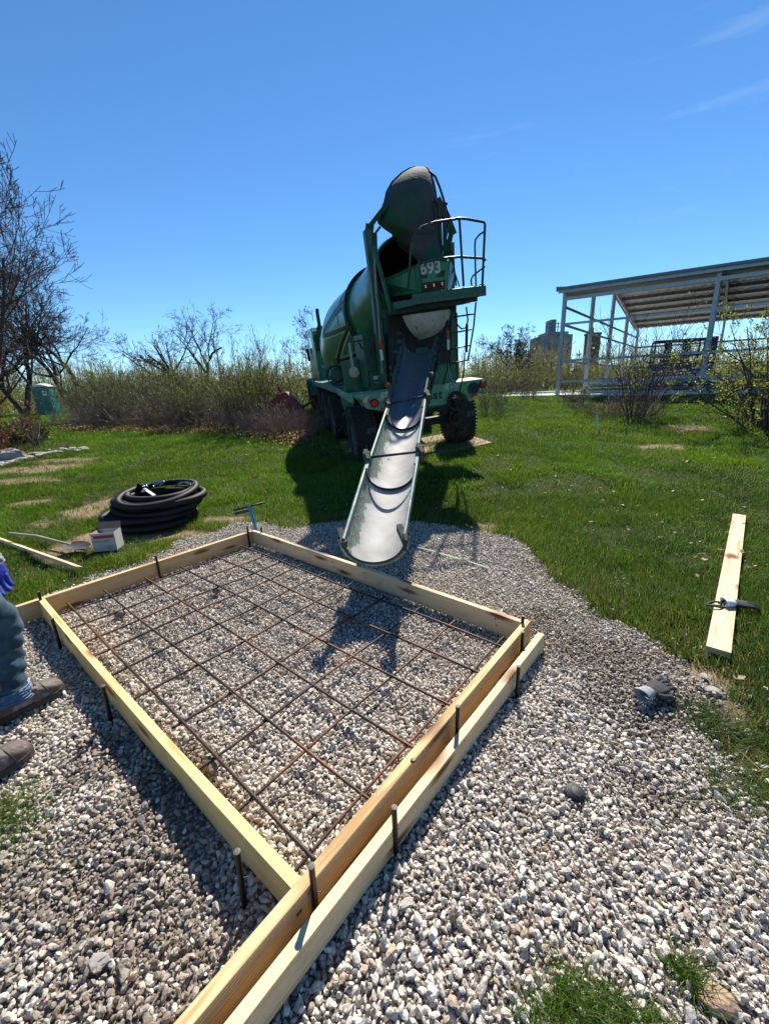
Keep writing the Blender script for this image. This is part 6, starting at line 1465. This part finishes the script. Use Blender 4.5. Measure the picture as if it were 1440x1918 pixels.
# gloves: a hand shape with five fingers
def glove(name, loc, rz, label, cuff_mat, mat, scale=1.0, curl=.5, side=1, parent=None, rx=0, ry=0, cat='glove'):
    root = empty(name, loc, label, cat) if parent is None else parent
    if parent is None: root.rotation_euler = (rx, ry, rz)
    V_, E_, R_ = [(0, 0, .0), (0, .045, .005), (0, .085, .008)], [(0, 1), (1, 2)], [.032, .040, .036]
    V_ += [(-.030, .080, .006), (.030, .080, .006)]; E_ += [(2, 3), (2, 4)]; R_ += [.018, .018]
    me = bpy.data.meshes.new('palm'); 
    fing = [(-.034, .078), (-.012, .078), (.012, .078), (.034, .078)]; ln = [.060, .076, .070, .052]
    mb = MB()
    # palm: flattened lofted block
    rows = []
    for y_, w_, h_ in ((0, .032, .022), (.02, .038, .020), (.05, .046, .018), (.085, .048, .015), (.098, .044, .010)):
        rows.append([(w_ * math.cos(t), y_, .022 + h_ * math.sin(t) + .002 * math.sin(5 * t)) for t in np.linspace(0, 2 * math.pi, 19)])
    mb.sheet([r[::-1] for r in rows]); mb.add([rows[-1][i] for i in range(18)], [tuple(range(18))])
    palm = mb.build('palm', mat, root, smooth=True)
    for i, ((fx, fy), l) in enumerate(zip(fing, ln)):
        c_ = curl * (1 + .25 * ((i * 7) % 3 - 1)); pts = [Vector((fx * .9, fy, .02))]; an = .1; sp = fx * 3.2
        for k, seg in enumerate((.42, .32, .26)):
            an += -c_ * .55 * (k > 0) - .05; pts.append(pts[-1] + Vector((math.sin(sp) * math.cos(an), math.cos(sp) * math.cos(an), math.sin(an))) * l * seg * 1.25)
        m2 = MB(); pp = []; rr2 = []
        for a, b in zip(pts[:-1], pts[1:]):
            for t in (0, .5): pp.append(a.lerp(b, t)); rr2.append(.0112 if t == 0 else .0104)
        pp.append(pts[-1]); rr2.append(.0095); pp.append(pts[-1] + (pts[-1] - pts[-2]).normalized() * .006); rr2.append(.005)
        m2.tube(pp, rr2, 10); m2.build('finger', mat, root, smooth=True)
    m2 = MB(); sx = -side; m2.tube([(sx * .030, .018, .018), (sx * .052, .040, .012), (sx * .062, .066, .008), (sx * .060, .082, .006), (sx * .059, .087, .006)], [.015, .014, .0125, .010, .005], 10); m2.build('thumb', mat, root, smooth=True)
    if cuff_mat is not None:
        m2 = MB(); rows = []
        for y_, r_ in ((.004, .033), (-.02, .036), (-.045, .040), (-.058, .043), (-.056, .039), (-.02, .033)): rows.append([(r_ * math.cos(t), y_ + .004 * math.sin(2 * t), .026 + r_ * .72 * math.sin(t)) for t in np.linspace(0, 2 * math.pi, 25)])
        m2.sheet([r[::-1] for r in rows]); m2.build('cuff', cuff_mat, root, smooth=True)
    return root
M_gd = pm('dark_glove_fabric', (.045, .042, .045), (.025, .024, .026), rough=.85, scale=60, bump=.3)
M_gl = pm('grey_cuff', (.30, .31, .32), (.2, .21, .22), rough=.8, scale=50)
q = G(1212, 1312); zc_ = float(ground_z(np.array([q[0]]), np.array([q[1]]))[0]) + .045
glove('work_glove', (q[0], q[1], zc_), rad(-68), 'dark work glove with a pale grey cuff dropped on the gravel', M_gl, M_gd, curl=.6, side=-1, rx=rad(5))
# strap gloves on plank
q = PT(1362, 1148); glove('work_glove', (q[0] + .02, q[1], PZ), rad(-105), 'black glove with white cuff trim lying across the plank on the grass', M_white, M_black, curl=.8, side=1)
mb = MB(); mb.tube([(q[0] - .09 + .05 * math.cos(t), q[1] + .01 + .035 * math.sin(t), PZ + .012 + .006 * math.sin(2 * t)) for t in np.linspace(0, 2 * math.pi, 20)], .007, 6)
mb.tube([(q[0] - .05, q[1] + .03, PZ + .01), (q[0], q[1] + .045, PZ + .02), (q[0] + .07, q[1] + .03, PZ + .01)], .007, 6); o = mb.build('strap_loop', M_black, smooth=True); tag(o, 'black strap loop lying on the plank beside the black glove', 'strap')

# black ribbed cap half buried in the gravel
q = G(1075, 1485); root = empty('rubber_cap', (q[0], q[1], .0), 'black ribbed rubber cap half buried in the gravel right of the form', 'rubber cap')
mb = MB(); mb.lathe([(-.01, .050), (.02, .051), (.024, .047), (.030, .047), (.034, .042), (.040, .041), (.046, .032), (.052, .03), (.058, .018), (.060, 0)], (0, 0, .0), (.15, -.25, 1), 28); mb.build('dome', M_black, root, smooth='auto'); root.scale = (.75, .75, .42)
mb = MB(); mb.tube([(.035, -.02, .0), (.05, -.035, .02), (.045, -.05, .0)], .006, 6); mb.build('tab', M_black, root, smooth=True)

# green strap on the gravel
def strap():
    pts = [(768, 1026), (785, 1029), (805, 1034), (825, 1040), (850, 1046), (875, 1052), (898, 1060), (915, 1066)]; P_ = [PT(*p) for p in pts]; rows = []
    for i, p in enumerate(P_):
        z = float(ground_z(np.array([p[0]]), np.array([p[1]]))[0]) + .035; rows.append([(p[0] - .007, p[1] - .008, z), (p[0] + .005, p[1] + .008, z + .003)])
    mb = MB(); mb.sheet(rows, .003); o = mb.build('green_strap', pm('strap_green', (.01, .12, .065), (.01, .08, .045), rough=.6), smooth=False); tag(o, 'flat green strap lying over the gravel right of the chute end', 'strap')
strap()
# loose stones, sticks and leaves
M_tan = pm('tan_rock', (.42, .30, .20), (.28, .17, .11), rough=.9, scale=18, bump=.5)
for (a, b, s_, m_, lb) in ((1350, 1878, .036, M_tan, 'reddish brown stone in the straw near the bottom right corner'), (1338, 1292, .034, M_bould, 'broken flat pale stone where the gravel meets the lawn'), (1320, 1265, .024, M_bould, 'flat whitish stone at the edge of the lawn, above the broken one'),
                           (188, 1803, .024, M_bould, 'larger pale stone in the gravel at the lower left')):
    q = PT(a, b); z = float(ground_z(np.array([q[0]]), np.array([q[1]]))[0]); rock('stone', (q[0], q[1], z + .02), s_, m_, lb, 'stone', None, 300 + a, I2, 12, (1.2, .9, .4))
def leaf_scatter():
    r = np.random.default_rng(55); V, C = [], []
    spots = [(1310, 1048, 3, .03), (1313, 1060, 2, .02), (1385, 1044, 3, .02), (1402, 1073, 2, .03), (1250, 1100, 2, .3), (905, 1005, 10, .3), (1100, 960, 14, 1.2), (1300, 1000, 16, 1.0), (1350, 900, 20, 1.8), (500, 850, 12, 1.2), (300, 830, 10, 2), (1380, 1290, 4, .1), (1000, 900, 10, 1)]
    for a, b, n, sp in spots:
        q = PT(a, b)
        for _ in range(n):
            x, y = q[0] + r.normal(0, sp * .5), q[1] + r.normal(0, sp * .5); z = tz(x, y) + .05 + r.uniform(0, .02); s_ = r.uniform(.014, .03); a1 = r.normal(size=3) * (1, 1, .3); a1 /= np.linalg.norm(a1); b1 = np.cross(a1, (0, 0, 1)) + r.normal(0, .2, 3); p = np.array((x, y, z))
            V += [p - a1 * s_, p + b1 * s_ * .6, p + a1 * s_, p - b1 * s_ * .5]; C += [np.array((.42, .30, .22)) * r.uniform(.6, 1.3)] * 4
    V = np.array(V); return npmesh('dry_leaves', V, np.arange(len(V)), np.full(len(V) // 4, 4), M_leaf, np.array(C))
tag(leaf_scatter(), 'scattered dry tan leaves on the lawn', 'leaves', kind='stuff')

# ------------------------------------------------------------------ worker at the left edge
def denim():
    mt, n, b = nodes('denim'); N = n.nodes.new; K = n.links.new
    tcn = N('ShaderNodeTexCoord'); nz = N('ShaderNodeTexNoise'); nz.inputs['Scale'].default_value = 7; nz.inputs['Detail'].default_value = 8; nz.inputs['Roughness'].default_value = .65; K(tcn.outputs['Object'], nz.inputs[0])
    cr = N('ShaderNodeValToRGB'); e = cr.color_ramp.elements; e[0].position = .35; e[0].color = (.010, .030, .048, 1); e[1].position = .78; e[1].color = (.09, .17, .24, 1); K(nz.outputs[0], cr.inputs[0])
    w1 = N('ShaderNodeTexWave'); w1.inputs['Scale'].default_value = 240; w1.bands_direction = 'DIAGONAL'; K(tcn.outputs['Object'], w1.inputs[0])
    mu = N('ShaderNodeMixRGB'); mu.blend_type = 'MULTIPLY'; mu.inputs[0].default_value = .25; K(cr.outputs[0], mu.inputs[1]); K(w1.outputs[0], mu.inputs[2]); K(mu.outputs[0], b.inputs['Base Color']); b.inputs['Roughness'].default_value = .85
    bp = N('ShaderNodeBump'); bp.inputs['Strength'].default_value = .35; bp.inputs['Distance'].default_value = .006; K(nz.outputs[0], bp.inputs['Height']); K(bp.outputs[0], b.inputs['Normal']); return mt
M_denim = denim()
def limb(mb, pts, rs, n=28, amp=.012, fr=44, seed=0, ell=1.0, cap=True):
    """cloth sleeve or trouser leg: rings along a smooth path with folds"""
    pts = [np.array(p, float) for p in pts]; t_ = np.linspace(0, 1, len(pts)); m_ = 60; T_ = np.linspace(0, 1, m_); A = np.array(pts)
    def sp(v): 
        a = np.interp(T_, t_, v); k = np.ones(7) / 7; p = np.r_[[a[0]] * 3, a, [a[-1]] * 3]; return np.convolve(p, k, 'valid')
    C = np.stack([sp(A[:, i]) for i in range(3)], 1); rr2 = sp(np.array(rs)); d = np.gradient(C, axis=0); d /= np.linalg.norm(d, axis=1, keepdims=True); a = np.cross(d, (1., 0, 0)); a /= np.linalg.norm(a, axis=1, keepdims=True); b = np.cross(d, a)
    rows = []
    for i in range(m_):
        row = []
        for j in range(n + 1):
            th = 2 * math.pi * j / n; f = amp * (fbm(np.array([i * .16 + 3 * math.cos(th) + seed]), np.array([i * .42 + 2.2 * math.sin(th) + seed * 2]))[0] - .5) * 2.2 + amp * .45 * math.sin(i * fr / m_ * 2 + 2.2 * math.sin(th + seed) + seed)
            row.append(C[i] + (a[i] * math.cos(th) * ell + b[i] * math.sin(th)) * (rr2[i] + f))
        rows.append(row)
    mb.sheet(rows)
    if cap: mb.add([rows[-1][j] for j in range(n)], [tuple(range(n))]); mb.add([rows[0][j] for j in range(n)], [tuple(range(n))[::-1]])
    return rows
def boot(parent, heel, ang, mats, name='boot'):
    """heel: ground point of the heel, ang: heading"""
    Mx = Matrix.Translation(Vector(heel)) @ Matrix.Rotation(ang, 4, 'Z')
    tr = lambda p: tuple(Mx @ Vector(p))
    st = [(-.005, .034, .045, .11), (.02, .042, .045, .128), (.06, .045, .045, .142), (.10, .047, .05, .140), (.14, .051, .05, .120), (.18, .057, .05, .102), (.22, .060, .05, .092), (.255, .058, .05, .086), (.285, .046, .05, .072), (.304, .024, .045, .050)]
    rows = []
    for x, hw, z0, zt in st:
        row = []
        for j in range(25):
            t = math.pi * j / 24; row.append(tr((x, -hw * math.cos(t) * (1 + .05 * math.sin(t * 9 + x * 40)), .022 + (zt - .022) * math.sin(t) ** .62 + .0018 * math.sin(x * 190) * math.sin(t) * (1 if .08 < x < .22 else 0))))
        rows.append(row)
    mb = MB(); mb.sheet(rows); mb.add(rows[0], [tuple(range(25))]); mb.add(rows[-1], [tuple(range(25))[::-1]])
    rows2 = []
    for z, rx, ry, ox in ((.06, .055, .042, .045), (.10, .052, .042, .045), (.14, .052, .045, .040), (.19, .056, .050, .035), (.20, .054, .048, .035), (.16, .045, .04, .04)): rows2.append([tr((ox + rx * math.cos(t), ry * math.sin(t), z + .008 * math.cos(t))) for t in np.linspace(0, 2 * math.pi, 25)])
    mb.sheet(rows2); up = mb.build(name, mats[0], parent, smooth=True)
    # sole
    out = [(x, hw * 1.09) for x, hw, _, _ in st]; lo = [tr((x - (.004 if i == 0 else 0) + (.006 if i == len(st) - 1 else 0), -w_, 0)) for i, (x, w_) in enumerate(out)] + [tr((x + (.006 if i == 0 else 0), w_, 0)) for i, (x, w_) in enumerate(out[::-1])]
    def lift(L_, z): return [(p[0], p[1], p[2] + z) for p in L_]
    n = len(lo); ms = MB(); rings = [lift(lo, -.004), lift(lo, .010), lift(lo, .014), lift(lo, .026)]; 
    ms.add(sum(rings, []), [tuple(range(n))[::-1], tuple(3 * n + i for i in range(n))] + [(k * n + i, k * n + (i + 1) % n, (k + 1) * n + (i + 1) % n, (k + 1) * n + i) for k in range(3) for i in range(n)]); ms.build('sole', mats[1], up)
    # toe cap seam and laces
    m2 = MB(); x, hw, zt = .235, .0605, .0905; m2.tube([tr((x - .02 * math.sin(t), -hw * math.cos(t) * 1.02, .022 + (zt - .022) * math.sin(t) ** .62 + .002)) for t in np.linspace(0, math.pi, 17)], .0022, 5)
    m2.tube([tr((.10, -.032, .128)), tr((.15, -.038, .108)), tr((.19, -.042, .088))], .002, 5); m2.tube([tr((.10, .032, .128)), tr((.15, .038, .108)), tr((.19, .042, .088))], .002, 5); m2.build('seam', mats[2], up, smooth=True)
    m3 = MB()
    for k in range(5):
        x = .105 + k * .02; z = .138 - k * .0088; m3.tube([tr((x, -.022, z - .006)), tr((x + .005, 0, z + .004)), tr((x + .012, .022, z - .007))], .0026, 5); m3.tube([tr((x + .01, -.022, z - .009)), tr((x + .006, 0, z + .004)), tr((x, .022, z - .005))], .0026, 5)
    m3.build('laces', mats[2], up, smooth=True)
    return up
def worker():
    root = empty('person', (-1.9, 1.7, 0), 'worker in blue jeans and brown boots stepping past the left side of the form', 'person')
    O_ = np.array((-1.9, 1.7, 0.)); w_ = lambda p: tuple(np.array(p) - O_)
    skin = pm('skin', (.45, .27, .19), (.40, .23, .16), rough=.55, scale=20)
    shirt = pm('blue_work_shirt', (.02, .05, .42), (.015, .035, .30), rough=.8, scale=12, bump=.2); grey = pm('grey_sleeve', (.30, .31, .33), (.22, .23, .25), rough=.85, scale=12, bump=.2)
    lh, rh = (-1.98, 1.55, .90), (-1.80, 1.48, .90); lk, rk = (-1.975, 1.90, .50), (-1.83, 1.50, .47); la, ra_ = (-1.955, 1.80, .10), (-1.85, 1.27, .10)
    ch = (-1.93, 1.80, 1.28); nk = (-1.95, 1.90, 1.44); hd = (-1.96, 1.98, 1.58); ls, rs_ = (-2.13, 1.82, 1.37), (-1.76, 1.80, 1.37)
    le, lw = (-2.11, 1.90, 1.06), (-1.955, 1.945, .80); re_, rw = (-1.72, 1.50, 1.12), (-1.74, 1.55, .86)
    # one continuous body
    J = [((-1.89, 1.52, .92), .13), ((-1.91, 1.62, 1.08), .125), (ch, .15), (nk, .06), ((-1.955, 1.95, 1.50), .075), ((-1.96, 1.99, 1.60), .092), ((-1.96, 2.0, 1.68), .07),
         (ls, .055), (le, .042), (lw, .030), (rs_, .055), (re_, .042), (rw, .030), (lh, .085), (lk, .058), (la, .042), (rh, .085), (rk, .058), (ra_, .042)]
    E_ = [(0, 1), (1, 2), (2, 3), (3, 4), (4, 5), (5, 6), (2, 7), (7, 8), (8, 9), (2, 10), (10, 11), (11, 12), (0, 13), (13, 14), (14, 15), (0, 16), (16, 17), (17, 18)]
    me = bpy.data.meshes.new('body'); me.from_pydata([w_(p) for p, _ in J], E_, []); ob = bpy.data.objects.new('body', me); COL.objects.link(ob); ob.parent = root; me.materials.append(skin)
    sk = ob.modifiers.new('skin', 'SKIN'); sk.use_smooth_shade = True
    for i, (_, r) in enumerate(J): me.skin_vertices[0].data[i].radius = (r, r)
    me.skin_vertices[0].data[0].use_root = True; sb = ob.modifiers.new('sub', 'SUBSURF'); sb.levels = 2; sb.render_levels = 2
    # face
    fw = np.array((.15, .98, -.1)); sdv = np.array((.98, -.15, 0)); hc_ = np.array((-1.96, 1.99, 1.59))
    for s in (-1, 1):
        mb = MB(); mb.lathe([(-.010, 0), (-.007, .008), (.0, .0105), (.007, .008), (.010, 0)], w_(hc_ + fw * .083 + sdv * s * .030 + np.array((0, 0, .01))), tuple(fw), 12); mb.build('eye', M_white, ob, smooth=True)
        mb = MB(); mb.lathe([(-.012, 0), (-.01, .02), (0, .03), (.01, .02), (.012, 0)], w_(hc_ + sdv * s * .088), tuple(sdv), 12); mb.build('ear', skin, ob, smooth=True)
    mb = MB(); mb.lathe([(-.012, .0), (0, .014), (.03, .007), (.045, 0)], w_(hc_ + fw * .098 + np.array((0, 0, -.028))), (0, -.15, 1), 10); mb.build('nose', skin, ob, smooth=True)
    mb = MB(); m_c = hc_ + fw * .084 + np.array((0, 0, -.052)); mb.tube([w_(m_c - sdv * .022), w_(m_c + fw * .004), w_(m_c + sdv * .022)], .004, 6); mb.build('mouth', pm('lips', (.35, .13, .11)), ob, smooth=True)
    capm = pm('cap_fabric', (.05, .05, .055), rough=.9, scale=30)
    mb = MB(); mb.lathe([(-.03, .112), (.02, .113), (.06, .098), (.085, .06), (.095, 0)], w_(hc_ + np.array((0, 0, .045))), (0, -.05, 1), 28); mb.sheet([[w_(hc_ + fw * (.09 + k * .07) + sdv * u * .075 * (1 - k * .25) + np.array((0, 0, .035 - .012 * u * u - .01 * k))) for u in np.linspace(-1, 1, 9)] for k in (0, .5, 1)], .004); mb.build('cap', capm, ob, smooth='auto')
    hm = MB(); hm.lathe([(-.05, .092), (.02, .110), (.06, .09)], w_(hc_ - fw * .012 + np.array((0, 0, .0))), (0, -.05, 1), 28, a0=math.pi * .95, a1=math.pi * 2.05, closed=False); hm.build('hair', pm('brown_hair', (.06, .035, .02), rough=.8, scale=40), ob, smooth=True)
    # jeans
    mb = MB(); limb(mb, [w_(lh), w_((-1.99, 1.74, .72)), w_(lk), w_((-1.97, 1.86, .32)), w_((-1.955, 1.81, .13)), w_((-1.952, 1.808, .085))], [.112, .100, .085, .076, .076, .080], amp=.012, seed=1)
    limb(mb, [w_(rh), w_((-1.81, 1.52, .70)), w_(rk), w_((-1.845, 1.40, .30)), w_((-1.85, 1.28, .12)), w_((-1.85, 1.275, .085))], [.115, .098, .082, .074, .078, .08], amp=.013, seed=5)
    limb(mb, [w_((-1.89, 1.50, .80)), w_((-1.89, 1.51, .90)), w_((-1.90, 1.57, 1.02))], [.15, .175, .165], amp=.006, seed=9, ell=1.1); mb.build('jeans', M_denim, ob, smooth=True)
    # turned-up lighter cuff on the left leg
    mb = MB(); limb(mb, [w_((-1.953, 1.812, .150)), w_((-1.953, 1.810, .115)), w_((-1.951, 1.807, .078))], [.080, .083, .087], amp=.010, seed=3, cap=False); mb.build('frayed_cuff', pm('faded_denim', (.22, .32, .42), (.08, .13, .19), rough=.9, scale=30, bump=.4), ob, smooth=True)
    # shirt
    mb = MB(); limb(mb, [w_((-1.895, 1.54, .98)), w_((-1.91, 1.64, 1.12)), w_(ch), w_((-1.94, 1.86, 1.40))], [.165, .165, .185, .085], amp=.012, seed=4, ell=1.15); limb(mb, [w_(ls), w_((-2.13, 1.86, 1.2)), w_(le)], [.085, .07, .062], amp=.008, seed=6); limb(mb, [w_(rs_), w_((-1.74, 1.64, 1.24)), w_(re_), w_(rw)], [.085, .07, .06, .045], amp=.008, seed=7); mb.build('shirt', shirt, ob, smooth=True)
    mb = MB(); limb(mb, [w_(le), w_((-2.04, 1.92, .95)), w_((-1.962, 1.944, .80)), w_((-1.958, 1.945, .775))], [.060, .053, .044, .043], amp=.006, seed=8); mb.build('sleeve', grey, ob, smooth=True)
    # gloved left hand hanging by the knee, gloved right hand
    for (p, rx, ry, rz, s) in (((lw[0], lw[1], lw[2]), rad(188), rad(0), rad(75), 1), ((rw[0], rw[1], rw[2]), rad(215), 0, rad(15), -1)):
        h = bpy.data.objects.new('gloved_hand', None); COL.objects.link(h); h.parent = root; h.location = w_(p); h.empty_display_size = .05
        # local +Y points down along the hand
        h.rotation_euler = (rad(-95) if s > 0 else rad(-60), rad(0), rz)
        h.scale = (1.12, 1.12, 1.12)
        glove('g', None, 0, None, shirt, shirt, curl=.55, side=s, parent=h)
    lea = pm('worn_brown_leather', (.14, .10, .08), (.055, .042, .036), rough=.65, scale=16, bump=.35, bscale=40, c3=(.24, .21, .18), t3=.58, s3=11); sole = pm('boot_sole', (.05, .043, .038), (.03, .026, .024), rough=.9, scale=30, bump=.4); sm_ = pm('boot_stitch', (.09, .07, .055), rough=.9)
    h1 = np.array((-1.975, 1.755)); t1 = G(119, 1290)[:2]; a1 = math.atan2(t1[1] - h1[1], t1[0] - h1[0]); hh = t1 - .305 * np.array((math.cos(a1), math.sin(a1)))
    boot(ob, w_((hh[0], hh[1], .012)), a1, (lea, sole, sm_)); print('boot1', hh, t1)
    t2 = G(60, 1408)[:2]; a2 = a1 + rad(3); hh2 = t2 - .305 * np.array((math.cos(a2), math.sin(a2))); boot(ob, w_((hh2[0], hh2[1], .012)), a2, (lea, sole, sm_)); print('boot2', hh2, t2)
worker()
